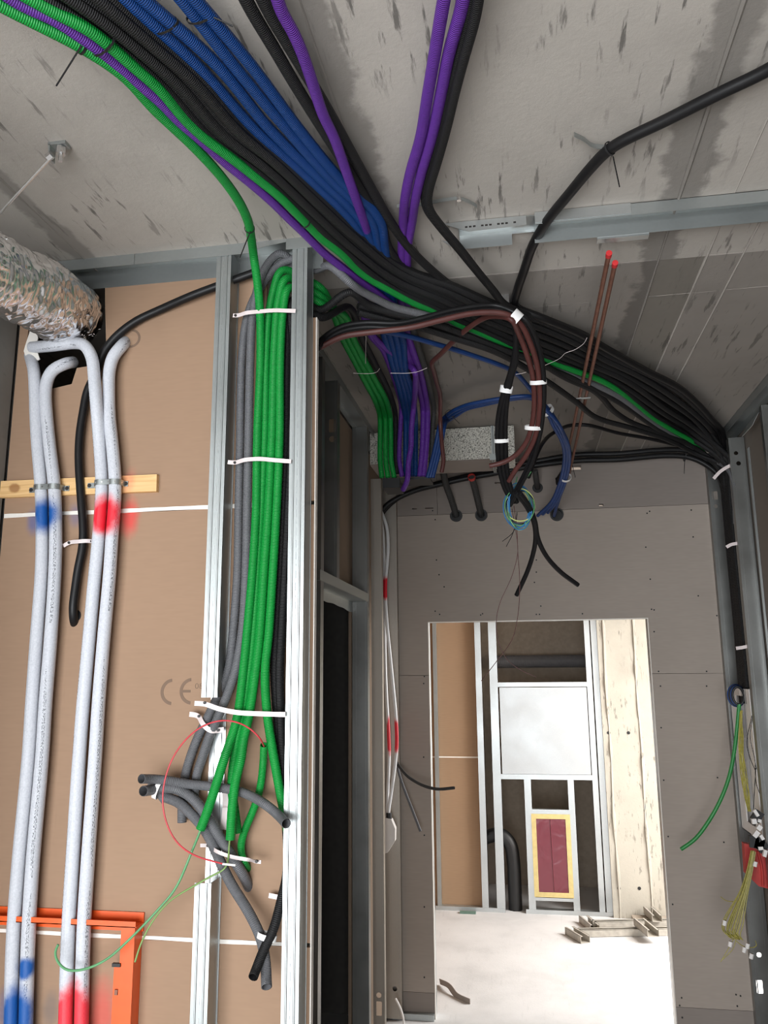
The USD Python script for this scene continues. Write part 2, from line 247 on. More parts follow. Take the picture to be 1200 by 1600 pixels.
def wood_mat():
    n = {'g': ('geometry', {}), 'mp': ('mapping', {'scale': (2, 10, 34)}), 'n': ('noise_texture', {'scale': 2.2, 'detail': 5, 'distortion': 1.2}), 'r': ('rgb_ramp', {'ramp': [(.3, lin(206, 160, 102)), (.55, lin(226, 184, 128)), (.75, lin(234, 198, 146))]}), 'p': ('principled_bsdf', {'roughness': .6})}
    n, l, cur = paint_nodes(n, [('g.position', 'mp.vector'), ('mp.vector', 'n.vector'), ('n.fac', 'r.fac')], 'r.color', [BLOTS[11], (W(15, 760), (.018, .1, .014), lin(150, 100, 56), .8, .3)])
    return mat('pine_lath', n, l+[(cur, 'p.base_color')])
M['wood'] = wood_mat()

# ================================================================== THE SETTING
ZC, YP, YBD, YW = 3.005, 2.04, 2.112, 4.635        # ceiling, front of partition studs, tan board, end wall
XL, XR = -0.71, 1.065                              # corridor faces of the side stud walls
YF, XNL = 6.62, -1.50                              # far wall, left concrete wall
put('floor', bx(-4.2, 3.2, -2.8, 7.6, -.2, 0), M['floor'], kind='structure')
# ceiling: cast between shuttering panels, each panel its own piece with a slight step, thin fins between
ceil = thing('ceiling', kind='structure')
xs = [-4.2, -1.245, -.36, .455, .595, .70, 1.9, 3.2]
for i in range(len(xs)-1):
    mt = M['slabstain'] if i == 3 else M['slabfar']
    put('panel', bx(xs[i]+.0015, xs[i+1]-.0015, -2.8, 2.36, ZC-.002*(i % 2), ZC+.2), M['slab2'] if i > 2 else M['slab'], ceil)
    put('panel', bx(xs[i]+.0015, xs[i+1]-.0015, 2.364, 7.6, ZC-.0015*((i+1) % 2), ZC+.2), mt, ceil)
def fin(x0, y0, x1, y1, w, seed):
    n = 60; t = np.linspace(0, 1, n); ww = w*(.35+meshkit.noise(np.c_[t*26, t*0, t*0], seed)); c = np.c_[x0+(x1-x0)*t, y0+(y1-y0)*t, np.full(n, ZC-.0005)]
    return trimesh.Trimesh(*sweep(c, ww, 6)[:2], process=False)
for k, x in enumerate(xs[1:-1]):
    put('joint_fin', fin(x, -2.6, x, 4.6, .004 if k > 2 else .006, k), M['slab2'], ceil)
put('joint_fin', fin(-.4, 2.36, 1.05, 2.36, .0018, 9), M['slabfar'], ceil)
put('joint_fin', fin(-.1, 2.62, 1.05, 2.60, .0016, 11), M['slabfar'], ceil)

# walls of the rooms
put('wall_left', bx(XNL-.2, XNL, 1.3, 2.11, 0, ZC), M['concwall'], kind='structure')
put('wall_left_far', bx(-4.1, -4.0, -2.8, 2.2, 0, ZC), M['concwall'], kind='structure')
put('wall_left_front', bx(-4.1, XNL-.2, 2.0, 2.13, 0, ZC), M['white_wall'], kind='structure')
put('wall_right_near', cat_(bx(3.0, 3.1, -2.8, 2.2, 0, ZC), bx(1.146, 3.1, 2.04, 2.14, 0, ZC)), M['concwall'], kind='structure')
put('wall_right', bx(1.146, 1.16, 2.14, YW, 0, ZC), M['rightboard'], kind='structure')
rear = sbox(-4.1, 0, 3.1, ZC).difference(sbox(-3.2, .07, .8, 1.97))
put('wall_rear', wall_xz(rear, -2.8, -2.66), M['white_wall'], kind='structure')

# partition of tan plasterboard on the left
part = thing('wall_partition', kind='structure')
z1, z2 = 2.243, 1.118
hole = Polygon([tuple(W(*q, YBD)[[0, 2]]) for q in ((44, 515), (50, 470), (60, 440), (118, 402), (164, 414), (164, 470), (166, 545), (150, 570), (120, 575), (112, 600), (70, 610), (58, 575), (42, 545))])
hole = unary_union([hole, sbox(-.70, 2.79, -.5, 2.96)])
outer = sbox(XNL+.008, 0, -.548, 2.945)
for zz0, zz1, mt in ((z1+.006, 2.945, 'tan'), (z2+.005, z1-.006, 'tan'), (0, z2-.005, 'tan')):
    pz = sbox(XNL+.008, zz0, -.548, zz1).difference(hole)
    put('panel', wall_xz(pz, YBD, YBD+.013), M[mt], part)
for zz, h in ((z1, .006), (z2, .005)):
    v = [(XNL+.01+i*.02, zz+h*(.95+.05*math.sin(i*1.7))) for i in range(47)]+[(XNL+.01+i*.02, zz-h*(.95+.2*math.sin(i*.35+2))) for i in range(46, -1, -1)]
    put('joint_tape', wall_xz(Polygon(v), YBD-.0012, YBD+.004), M['gypsum'], part)
put('board_edge', bx(-.549, -.5455, YBD-.004, YBD+.017, 0, 2.788), M['gypsum'], part)
# printed marks on the board
def arcpoly(cx, cz, r, w, a0, a1):
    a = np.radians(np.linspace(a0, a1, 28)); return Polygon([(cx+(r+w/2)*math.cos(t), cz+(r+w/2)*math.sin(t)) for t in a]+[(cx+(r-w/2)*math.cos(t), cz+(r-w/2)*math.sin(t)) for t in a[::-1]])
M['print'] = plain('board_print', lin(118, 96, 80), .85, var=.06)
c1, c2 = W(270, 1081, YBD), W(300, 1080, YBD)
def cshape(c): return arcpoly(c[0], c[2], .031, .0085, 96, 264)
ce = unary_union([cshape(c1), cshape(c2), sbox(c2[0]-.03, c2[2]-.0035, c2[0]-.004, c2[2]+.0035)])
put('ce_mark', wall_xz(ce, YBD-.0006, YBD+.0005), M['print'], part)
c3 = W(205, 529, YBD); put('printed_arc', wall_xz(arcpoly(c3[0], c3[2], .026, .007, -100, 85), YBD-.0006, YBD+.0005), M['print'], part)
tm = meshkit.text_mesh('08', .014, .0006); p0 = W(304, 1076, YBD); tv = tm.vertices.copy(); tm.vertices = np.c_[p0[0]+tv[:, 0], YBD-.0006+tv[:, 2]*.5, p0[2]+tv[:, 1]]
put('printed_digits', tm, M['print'], part)

# unlit room behind the partition (seen through the doorway and the board's hole)
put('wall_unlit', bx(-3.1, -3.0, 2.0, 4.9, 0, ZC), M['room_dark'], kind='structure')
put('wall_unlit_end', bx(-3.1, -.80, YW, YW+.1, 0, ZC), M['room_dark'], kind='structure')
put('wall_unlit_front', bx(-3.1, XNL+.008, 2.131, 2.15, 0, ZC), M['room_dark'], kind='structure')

# left corridor side: board on the far side of the studs
XB = -.785
far_side = sbox(2.13, 0, YW, 2.955).difference(sbox(2.86, -1, 3.72, 2.16))
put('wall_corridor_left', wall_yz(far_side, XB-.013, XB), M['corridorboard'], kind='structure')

# end wall with the doorway opening
wb = thing('wall_back', kind='structure')
DX0, DX1, DZ = -.530, .686, 2.066
zj, zm, zb = 2.690, 1.765, .125
slots = unary_union([sbox(at(x0, y1, y=YW)[0], at(x0, y1, y=YW)[2], at(x1, y1, y=YW)[0], at(x1, y0, y=YW)[2]) for x0, y0, x1, y1 in ((878, 727, 908, 735), (644, 794, 651, 796), (664, 793, 677, 795), (936, 787, 943, 791), (773, 753, 783, 756))]
                    )
rounds = unary_union([Point(*at(x, y, y=YW)[[0, 2]]).buffer(r) for x, y, r in ((712, 806, .034), (752, 805, .036), (870, 803, .036), (840, 762, .03))])
door = sbox(DX0, -1, DX1, DZ)
xv = at(683, 780, y=YW)[0]
XE0, XE1 = XL-.075, 1.058
pieces = [sbox(XE0, zj+.001, xv-.001, 2.975), sbox(xv+.001, zj+.001, XE1, 2.975), sbox(XE0, zm+.001, XE1, zj-.001), sbox(XE0, zb+.001, 0, zm-.001), sbox(0, zb+.001, XE1, zm-.001), sbox(XE0, 0, 0, zb-.001), sbox(0, 0, XE1, zb-.001)]
for i, pc in enumerate(pieces):
    g = pc.difference(door).difference(slots).difference(rounds)
    off = .0015 if i in (0, 1, 5, 6) else 0
    put('panel', wall_xz(g, YW+off, YW+.013), M['strip'] if i in (0, 1, 5, 6) else M['greyboard'], wb)
put('rear_panel', wall_xz(sbox(-1.3, 0, 3.0, 2.99).difference(sbox(1.06, .06, 1.3, .45)).difference(door).difference(slots.buffer(.01)), YW+.083, YW+.096), M['greyboard'], wb)
# raw gypsum edge round the opening, metal reveal inside it
edge = door.intersection(sbox(-2, 0, 2, 3)).difference(sbox(DX0+.004, -1, DX1-.004, DZ-.004))
put('cut_edge', wall_xz(edge, YW-.002, YW+.013), M['gypsum'], wb)
edge2 = door.intersection(sbox(-2, 0, 2, 3)).difference(sbox(DX0+.003, -1, DX1-.003, DZ-.003))
put('jamb_track', wall_xz(edge2, YW+.0135, YW+.0825), M['galvbright'], wb)
def dots(pts, r=.0042, y=YW, h=.004): return cat_(*[disc(at(px, py, y=y-.0005), (0, 1, 0), r, h, 10) for px, py in pts])
holes = [(682, 875), (680, 955), (687, 960), (751, 961), (754, 959), (694, 917), (686, 898), (838, 960), (843, 960), (838, 875), (838, 894), (835, 910), (845, 947), (910, 959), (1015, 799), (1011, 802), (1080, 797), (1083, 839), (1009, 855), (1016, 905), (1091, 931), (1018, 952), (1022, 953), (1022, 987), (1029, 1049), (1104, 1049), (1032, 1072), (1104, 1072), (1033, 1137), (1037, 1219), (1044, 1307), (1051, 1413), (1121, 1215), (1131, 1316), (1065, 1559), (1062, 1571), (1066, 1590), (1152, 1572), (1150, 1554), (1157, 1556), (663, 1057), (662, 1068), (662, 1183), (663, 1305), (663, 1417), (663, 1527), (611, 924), (613, 1017), (615, 1262), (616, 1436), (608, 1444), (680, 812), (676, 798), (1120, 962)]
put('screw_head', dots(holes), M['screwdark'], wb, kind='stuff')
for px, py, r_ in ((712, 806, .034), (752, 805, .036), (870, 803, .036), (840, 762, .03)): put('cavity_shade_disc', disc(at(px, py, y=YW+.03), (0, 1, 0), r_+.004, .004, 24), M['blackplastic'], wb)  # added black discs stand in for the shade inside the wall cavity
putty = cat_(*[disc(at(px, py, y=YW), (0, 1, 0), .008, .003, 12) for px, py in ((1104, 1071), (1060, 1049))])

# ---------------------------------------------------------------- far room
put('wall_far_left', bx(-1.4, -1.3, YW+.1, 7.6, 0, ZC), M['tanplain'], kind='structure')
fr = sbox(YW+.1, 0, 7.6, ZC).difference(sbox(4.85, .15, 6.3, 2.5))
put('wall_far_right', wall_yz(fr, 2.6, 2.7), M['white_wall'], kind='structure')
def X6(px, py=1424, y=YF): return at(px, py, y=y)[0]
def Z6(py, px=840, y=YF): return at(px, py, y=y)[2]
xfs = X6(957)
zs = Z6(1184, 710)
wfl = thing('wall_far_board', kind='structure')
put('panel', bx(-1.3, X6(758), YF+.05, YF+.063, zs+.003, 2.95), M['tanplain'], wfl); put('panel', bx(-1.3, X6(758), YF+.05, YF+.063, 0, zs-.003), M['tanplain'], wfl)
put('joint_tape', bx(-1.3, X6(758), YF+.0485, YF+.055, zs-.005, zs+.005), M['gypsum'], wfl)
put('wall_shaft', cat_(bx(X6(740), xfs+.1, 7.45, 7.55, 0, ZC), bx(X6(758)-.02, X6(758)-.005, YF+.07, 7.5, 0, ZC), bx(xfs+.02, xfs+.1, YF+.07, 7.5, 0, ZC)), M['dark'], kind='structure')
col = thing('wall_far_column', kind='structure')
seam = X6(1019, 1424, YF-.03)
for a, b in ((xfs+.004, seam-.004), (seam+.004, 2.6)): put('panel', bx(a, b, YF-.03, YF+.3, 0, ZC), M['concolumn'], col)
def wfin(x, y, seed):
    n = 70; t = np.linspace(0, 1, n); ww = .012*(.3+meshkit.noise(np.c_[t*30, t*0, t*0], seed)); return trimesh.Trimesh(*sweep(np.c_[np.full(n, x)+.004*np.sin(t*20), np.full(n, y), t*3], ww, 6)[:2], process=False)
put('joint_fin', wfin(seam, YF-.03, 3), M['concolumn'], col); put('joint_fin', wfin(xfs+.05, YF-.03, 4), M['concolumn'], col)
for px, py in ((951, 1145), (982, 1145), (967, 1388), (999, 1388)):
    c = at(px, py, y=YF-.03); put('tie_hole', disc(c, (0, 1, 0), .012, .004), M['blackplastic'], col)

# ================================================================== STUDS AND TRACKS
TH = .0014
def cprofile(w, d, lip=.008):
    """C stud: web of depth d along y at x=0, flanges of width w towards +x at y=0 and y=d"""
    return unary_union([sbox(0, 0, TH, d), sbox(0, 0, w, TH), sbox(0, d-TH, w, d), sbox(w-TH, 0, w, lip), sbox(w-TH, d-lip, w, d)])
def wall_rib(x, y, z0, z1): return prof_z(Polygon([(x-.0028, y+.0003), (x-.0012, y-.0016), (x+.0012, y-.0016), (x+.0028, y+.0003)]), z0, z1)
def ribs(x0, x1, y, z0, z1, n=(.27, .73)):
    return [wall_rib(x0+(x1-x0)*t, y, z0, z1) for t in n]
def dashes(x, y, z0, z1, nx=(0, 1, 0)):
    out, z = [], z0+.02
    while z < z1-.03:
        h = .02 if int(z*50) % 2 else .006; out.append(bx(x-.0006, x+.0006, y-.0008, y+.0002, z, z+h)); z += h+.012
    return cat_(*out)
XS1, XS2, SW = -.829, -.602, .044
def zat(px, py): return at(px, py, y=YP)[2]
# left stud: flange and web notched away between 1.27 and 1.72, the rear flange runs through
za, zb_ = zat(330, 1090), zat(318, 1380)
s1 = thing('metal_stud', 'galvanised metal stud with its middle cut away, left of the green conduit run', 'metal stud')
for z0, z1_ in ((za, 2.985), (0.01, zb_)):
    put('flange', cat_(bx(XS1, XS1+SW, YP, YP+TH, z0, z1_), *ribs(XS1, XS1+SW, YP, z0, z1_)), M['galv'], s1)
    put('web', cat_(bx(XS1+SW-.004, XS1+SW-.004+TH, YP+TH, YP+.068, z0, z1_)), M['galv'], s1)
    put('embossed_line', dashes(XS1+SW*.5, YP, z0, z1_), M['galvbright'], s1, kind='stuff')
put('rear_flange', cat_(bx(XS1, XS1+SW, YP+.068, YP+.070, .01, 2.985), *ribs(XS1, XS1+SW, YP+.068, .01, 2.985)), M['galvbright'], s1)
s2 = thing('metal_stud', 'full height galvanised metal stud between green conduits and the dark doorway', 'metal stud')
put('flange', cat_(bx(XS2, XS2+SW, YP, YP+TH, .01, 2.985), *ribs(XS2, XS2+SW, YP, .01, 2.985)), M['galv'], s2)
put('web', cat_(wall_yz(sbox(YP+TH, .01, YP+.069, 2.985), XS2+SW-.003, XS2+SW-.003+TH)), M['galv'], s2)
put('rear_flange', bx(XS2, XS2+SW, YP+.0685, YP+.07, .01, 2.985), M['galv'], s2)
put('embossed_line', dashes(XS2+SW*.5, YP, .01, 2.985), M['galvdark'], s2, kind='stuff')
# ceiling track of the partition: left length, then the torn and spliced lengths across the opening
def track_x(x0, x1, y0, d, z, h, hr=None):
    hr = hr or h
    return cat_(bx(x0, x1, y0, y0+d, z-TH, z), bx(x0, x1, y0, y0+TH, z-h, z), bx(x0, x1, y0+d-TH, y0+d, z-hr, z))
t1 = thing('ceiling_track', 'long galvanised ceiling track above the tan board and its two studs', 'metal track')
xa, xb = at(421, 400, y=YP)[0], at(447, 400, y=YP)[0]
put('web', bx(-1.497, -.53, YP-.002, YP+.072, ZC-.0035, ZC-.002), M['galv'], t1)
for a, b in ((-1.497, -1.085), (-1.083, xa-.06), (xb, -.53)): put('front_flange', bx(a, b, YP-.0035, YP-.002, ZC-.036, ZC-.002), M['galv'], t1)
put('torn_flange', wall_xz(Polygon([(xa-.06, ZC-.002), (xa-.06, ZC-.03), (xa-.015, ZC-.02), (xb, ZC-.012), (xb, ZC-.002)]), YP-.0035, YP-.002), M['galvbright'], t1)
put('rear_flange', bx(-1.497, -.53, YP+.0715, YP+.073, ZC-.062, ZC-.002), M['galv'], t1)
put('screw_hole', disc(at(352, 380, y=YP-.004), (0, 1, 0), .004, .002, 12), M['screwdark'], t1)
t2 = thing('ceiling_track', 'short torn length of ceiling track with printed lettering, near the black hanging loop', 'metal track')
xc, xd = at(692, 350, y=YP)[0], at(822, 340, y=YP)[0]; xe = at(800, 370, y=YP+.07)[0]
put('web', wall_xz(sbox(-.13, ZC-.0035, xd+.10, ZC-.002), YP, YP+.07), M['galv'], t2)
put('front_flange', wall_xz(Polygon([(xc, ZC-.002), (xd, ZC-.002), (xd, ZC-.030), (xc+.07, ZC-.033), (xc+.02, ZC-.012)]), YP-.0015, YP), M['galvbright'], t2)
put('rear_flange', wall_xz(Polygon([(-.13, ZC-.002), (xd+.1, ZC-.002), (xd+.1, ZC-.012), (xe, ZC-.012), (xe, ZC-.045), (xc+.03, ZC-.045), (xc-.01, ZC-.012), (-.13, ZC-.025)]), YP+.07, YP+.0715), M['galvbright'], t2)
pr = [bx(xc+.05+i*.011, xc+.05+i*.011+.007*((i*7) % 4 != 0), YP-.0022, YP-.001, ZC-.022, ZC-.017) for i in range(14)]
put('printed_line', cat_(*pr), M['screwdark'], t2, kind='stuff')
t3 = thing('ceiling_track', 'galvanised ceiling track running to the right edge of the photo', 'metal track')
xf = at(818, 345, y=YP)[0]+.03
put('channel', track_x(xf, 1.14, YP-.01, .072, ZC-.002, .034, .05), M['galv'], t3)
put('splice', bx(xf, at(985, 330, y=YP)[0], YP-.0125, YP-.011, ZC-.032, ZC-.002), M['galvbright'], t3)
put('loose_tab', wall_xz(sbox(at(932, 368, y=YP+.08)[0], ZC-.058, at(1012, 362, y=YP+.08)[0], ZC-.045), YP+.062, YP+.085), M['galvbright'], t3)

# side stud walls: webs face the camera; knockout holes are real
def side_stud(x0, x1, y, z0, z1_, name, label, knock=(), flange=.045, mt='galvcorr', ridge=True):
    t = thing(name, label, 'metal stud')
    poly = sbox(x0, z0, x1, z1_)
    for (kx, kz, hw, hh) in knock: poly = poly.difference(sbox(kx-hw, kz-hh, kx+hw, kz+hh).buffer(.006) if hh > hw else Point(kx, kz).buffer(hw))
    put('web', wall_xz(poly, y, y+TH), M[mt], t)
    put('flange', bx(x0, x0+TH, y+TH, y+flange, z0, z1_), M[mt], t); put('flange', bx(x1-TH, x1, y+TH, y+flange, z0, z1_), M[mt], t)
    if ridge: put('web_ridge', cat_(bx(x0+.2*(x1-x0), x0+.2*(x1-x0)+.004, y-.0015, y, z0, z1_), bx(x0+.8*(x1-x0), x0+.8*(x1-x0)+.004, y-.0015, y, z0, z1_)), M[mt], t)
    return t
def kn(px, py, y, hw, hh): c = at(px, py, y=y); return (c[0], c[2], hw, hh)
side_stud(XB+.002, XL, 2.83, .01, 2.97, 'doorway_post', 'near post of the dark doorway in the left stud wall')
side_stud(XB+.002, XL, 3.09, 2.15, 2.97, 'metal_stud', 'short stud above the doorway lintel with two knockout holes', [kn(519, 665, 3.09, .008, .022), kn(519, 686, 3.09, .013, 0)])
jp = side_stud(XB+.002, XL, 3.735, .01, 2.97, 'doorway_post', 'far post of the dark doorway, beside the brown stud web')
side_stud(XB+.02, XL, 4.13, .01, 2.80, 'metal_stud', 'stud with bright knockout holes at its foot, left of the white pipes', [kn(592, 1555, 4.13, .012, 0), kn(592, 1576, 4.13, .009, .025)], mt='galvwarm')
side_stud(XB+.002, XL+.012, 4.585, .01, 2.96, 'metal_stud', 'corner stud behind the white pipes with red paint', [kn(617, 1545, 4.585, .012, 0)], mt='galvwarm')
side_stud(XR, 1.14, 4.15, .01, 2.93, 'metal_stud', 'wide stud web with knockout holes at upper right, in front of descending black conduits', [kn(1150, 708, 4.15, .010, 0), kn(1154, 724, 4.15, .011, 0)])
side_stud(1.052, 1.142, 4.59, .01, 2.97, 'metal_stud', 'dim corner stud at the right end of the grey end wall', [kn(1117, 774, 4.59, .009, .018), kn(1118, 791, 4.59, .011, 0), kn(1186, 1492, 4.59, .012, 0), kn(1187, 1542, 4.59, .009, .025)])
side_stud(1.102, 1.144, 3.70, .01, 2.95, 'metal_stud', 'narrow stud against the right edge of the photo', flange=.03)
lt = thing('doorway_lintel', 'folded metal lintel track with torn lower edge over the dark doorway', 'lintel')
put('front_flange', bx(XL-.001, XL+.0005, 2.82, 3.76, 2.112, 2.150), M['galv'], lt)
put('web', bx(XB, XL, 2.82, 3.76, 2.110, 2.1115), M['galv'], lt)
ty = np.linspace(2.86, 3.74, 30); tz = 2.075-.0004*np.arange(30)+.004*np.array([math.sin(i*.9)*.4+.5*math.sin(i*.37+1) for i in range(30)])
put('torn_flange', wall_yz(Polygon([(2.86, 2.11)]+list(zip(ty, tz))+[(3.74, 2.11)]), XB, XB+.0015), M['galv'], lt)
# ceiling tracks along the corridor sides
lc = thing('ceiling_track', 'dim ceiling track along the left stud wall of the corridor', 'metal track')
put('channel', cat_(bx(XB, XL, 2.13, 4.6, ZC-.003, ZC-.0016), bx(XL-TH, XL, 2.13, 4.6, ZC-.035, ZC-.002), bx(XB, XB+TH, 2.13, 4.6, ZC-.035, ZC-.002)), M['galv'], lc)
rc = thing('ceiling_track', 'ceiling track along the right stud wall with a bent bright tab', 'metal track')
put('channel', cat_(bx(XR, 1.14, 2.2, 4.6, ZC-.003, ZC-.0016), bx(XR, XR+TH, 2.2, 4.28, ZC-.04, ZC-.002), bx(1.14-TH, 1.14, 2.2, 4.6, ZC-.04, ZC-.002)), M['galv'], rc)
tb = bx(-.001, .001, -.09, .09, -.035, .035); tb.apply_transform(trimesh.transformations.rotation_matrix(.5, [0, 1, 0])); tb.apply_translation(at(1172, 664, x=1.085)+[0, 0, 0])
put('bent_tab', tb, M['galvbright'], rc)
put('metal_strip', bx(1.1415, 1.1445, 4.09, 4.12, .01, 2.86), M['galvbright'], None, 'thin bright metal edge strip beside the wide upper right stud', 'metal strip')

# ================================================================== LEFT WALL: DUCT, WHITE PIPES, CABLE, LATH, ORANGE FRAME
# foil duct: spiral wire ribs and crumpled skin in the mesh
dc = spline([at(118, 500, y=2.16), at(108, 492, y=2.10), at(80, 472, y=1.96), at(35, 447, y=1.80), at(-40, 415, y=1.60), at(-140, 380, y=1.38), at(-140, 380, y=1.38)+[.02, -.35, .03], at(-140, 380, y=1.38)+[.02, -.8, .05]], .0035)
dt, du, dw = frames(dc); nA = 150; ang = np.linspace(0, 2*math.pi, nA, endpoint=False); ds = np.r_[0, np.cumsum(np.linalg.norm(np.diff(dc, axis=0), axis=1))]
dirs = np.cos(ang)[None, :, None]*du[:, None]+np.sin(ang)[None, :, None]*dw[:, None]
base = dc[:, None]+.098*dirs
hel = (ds[:, None]/.030-ang[None]/(2*math.pi)) % 1
bulge = np.sin(math.pi*hel)**.6
q_ = np.stack([np.broadcast_to(np.cos(ang)*2.2, hel.shape), np.broadcast_to(np.sin(ang)*2.2, hel.shape), np.broadcast_to(ds[:, None]*58-ang[None]*1.4, hel.shape)], -1)
def crest(x): return np.clip((1-2*np.abs(x-.5)-.72)/.28, 0, 1)
w1 = crest(meshkit.noise(q_*np.array([1, 1, .55]), 3)); w2 = crest(meshkit.noise(q_*np.array([1.6, 1.6, .8])+7, 9)); w3 = meshkit.noise(q_*np.array([.9, .9, .16])+3, 5)-.5
taper = np.clip(ds/.05, .72, 1.0)[:, None]
rad = .093*taper+.0045*bulge+.0055*w1-.004*w2+.016*w3
dv = (dc[:, None]+rad[..., None]*dirs).reshape(-1, 3)
i, j = np.meshgrid(np.arange(len(dc)-1), np.arange(nA), indexing='ij'); a = (i*nA+j).ravel(); b = (i*nA+(j+1) % nA).ravel()
put('foil_duct', (dv, np.vstack([np.c_[a, b, b+nA], np.c_[a, b+nA, a+nA]])), M['foil'], None, 'crumpled silver foil flexible air duct entering the hole in the tan board', 'air duct', smooth=True)
# torn board paper at the left of the hole
tp = W(52, 540, 2.105); pv = [(0, 0), (.012, .045), (.03, .05), (.04, .02), (.035, -.01), (.052, -.05), (.03, -.06), (.012, -.055), (-.004, -.02)]
put('torn_paper', wall_xz(Polygon([(tp[0]-.02+x, tp[2]+y) for x, y in pv]), 2.095, 2.099), M['gypsum'], part)

PY = 2.078
A1 = Q('y', 2.12, (47, 556))+Q('y', PY, (53, 580), (55, 615), (56, 650), (59, 700), (64, 760), (66, 840), (64.5, 900), (57, 1000), (50, 1100), (45, 1180), (29, 1350), (20.5, 1470), (17, 1620), (15, 1800))
A2 = Q('y', 2.13, (114, 566))+Q('y', 2.09, (103, 568))+Q('y', PY, (83, 578), (74, 593), (71, 615), (73, 650), (78, 700), (85, 760), (87, 840), (85.5, 900), (79, 1000), (71, 1100), (66, 1180), (51, 1350), (44, 1470), (40, 1620), (38, 1800))
B1 = Q('y', 2.10, (50, 543))+Q('y', 2.07, (85, 540), (117, 536))+Q('y', 2.05, (134, 541), (144, 560), (147, 588), (150, 625))+Q('y', PY, (156, 700), (159, 760), (154, 840), (148, 900), (139, 1000), (130, 1100), (124, 1180), (113, 1350), (107, 1450), (102, 1620), (100, 1800))
B2 = Q('y', 2.13, (198, 533))+Q('y', 2.09, (190, 541))+Q('y', PY, (177, 557), (171, 579), (170, 607), (171, 650), (176, 700), (180, 760), (175, 840), (171, 900), (162, 1000), (154, 1100), (149, 1180), (137, 1350), (131, 1450), (127, 1620), (125, 1800))
for nm, p_ in (('white insulated pipe at the far left with blue spray paint', A1), ('white insulated pipe with blue paint and a wrinkled curved top', A2), ('white insulated pipe with red paint and a sharp elbow under the duct', B1), ('white insulated pipe with red paint, right of the elbowed one', B2)):
    cable('insulated_pipe', nm, 'pipe', p_, .0178, M['pipe'], n=20, step=.01)
cable('black_cable', 'black conduit curving across the tan board between the white pipes', 'conduit', Q('y', 2.075, (400, 425), (370, 436), (340, 447), (300, 462))+Q('y', 2.09, (250, 484), (212, 502), (181, 526), (161, 552), (151, 580), (136, 612), (131, 637), (125, 675), (123, 712), (126, 770), (130, 825), (129, 855), (122, 890), (117, 925), (114, 950))+[at(115, 968, y=2.10), at(117, 976, y=2.125)], .0118, M['blackcable'], n=16)
put('cable_hole', disc(at(118, 962, y=YBD-.0005), (0, 1, 0), .017, .002, 18), M['blackplastic'], part)

lb = thing('wooden_lath', 'pale pine lath nailed across the tan board behind the white pipes', 'lath')
l0, l1 = at(-6, 752, y=2.097), at(245, 741, y=2.097); h = .050
put('plank', wall_xz(Polygon([(l0[0], l0[2]), (l1[0], l1[2]), (l1[0]+.001, l1[2]-h), (l0[0], l0[2]-h)]), 2.097, YBD-.0003), M['wood'], lb)
def strap_over(name, label, pxl, pxr, pc, py, w=.0155):
    """perforated metal strap bent over two pipes"""
    t = thing(name, label, 'pipe strap'); L, R_ = at(pxl, py, y=2.095), at(pxr, py-2, y=2.095); c = [at(q, py, y=PY)[0] for q in pc]
    z = L[2]; pts = [(L[0], 2.0955), (c[0]-.021, 2.0955)]
    for k, cx in enumerate(c):
        a = np.radians(np.linspace(165 if k == 0 else 120, 60 if k == 0 else 15, 10)); pts += [(cx+.0197*math.cos(q), PY-.0197*math.sin(q)) for q in a]
    pts += [(c[1]+.021, 2.0955), (R_[0], 2.0955)]
    p2 = np.array(pts); from_line = __import__('shapely.geometry', fromlist=['LineString']).LineString(p2).buffer(.0012, cap_style=2)
    put('band', prof_z(from_line, z-w/2, z+w/2), M['galv'], t)
    d = []
    for q in np.linspace(.04, .96, 9):
        ls = __import__('shapely.geometry', fromlist=['LineString']).LineString(p2); o = ls.interpolate(q, normalized=True); o2 = ls.interpolate(min(1, q+.01), normalized=True); tx, ty_ = o2.x-o.x, o2.y-o.y; nn = np.array([ty_, -tx, 0]); nn /= np.linalg.norm(nn)+1e-9
        d.append(disc(np.array([o.x, o.y, z])+nn*.0008*(1 if nn[1] < 0 else -1), nn, .0028, .0016, 10))
    put('strap_hole', cat_(*d), M['lightmetal'], t, kind='stuff')
    for s_, xx in ((-1, L[0]+.006), (1, R_[0]-.006)): put('screw', disc((xx, 2.0935, z), (0, 1, 0), .0055, .003, 12), M['screwdark'], t)
strap_over('pipe_strap', 'perforated metal strap over the blue painted pipe pair', 46, 108, (64, 85), 766)
strap_over('pipe_strap', 'perforated metal strap over the red painted pipe pair', 137, 200, (159, 180), 759)

of = thing('orange_frame', 'orange painted metal frame at the lower left behind the white pipes', 'metal frame')
zt, zm1, zm0 = at(100, 1420, y=2.11)[2], at(100, 1436, y=2.07)[2], at(100, 1444, y=2.07)[2]
xr0, xr1 = at(187, 1500, y=2.068)[0], at(208.5, 1500, y=2.068)[0]
put('top_rail', cat_(bx(XNL+.01, xr1+.004, 2.107, 2.111, zm0-.02, zt), bx(XNL+.01, xr1+.004, 2.066, 2.107, zm0, zm0+.002), bx(XNL+.01, xr1+.002, 2.066, 2.068, zm0, zm1+.002)), M['orange'], of)
put('side_rail', cat_(bx(xr0, xr1, 2.068, 2.0705, .01, zm0+.002), bx(xr1-.002, xr1, 2.0705, 2.111, .01, zm0+.004)), M['orange'], of)
put('door_leaf', bx(at(175, 1560, y=2.07)[0], xr0+.003, 2.072, 2.085, .01, at(180, 1508, y=2.072)[2]), M['orange'], of)
put('latch', cat_(bx(xr0-.018, xr0+.004, 2.063, 2.072, at(184, 1507, y=2.07)[2]-.004, at(184, 1507, y=2.07)[2]+.004)), M['screwdark'], of)
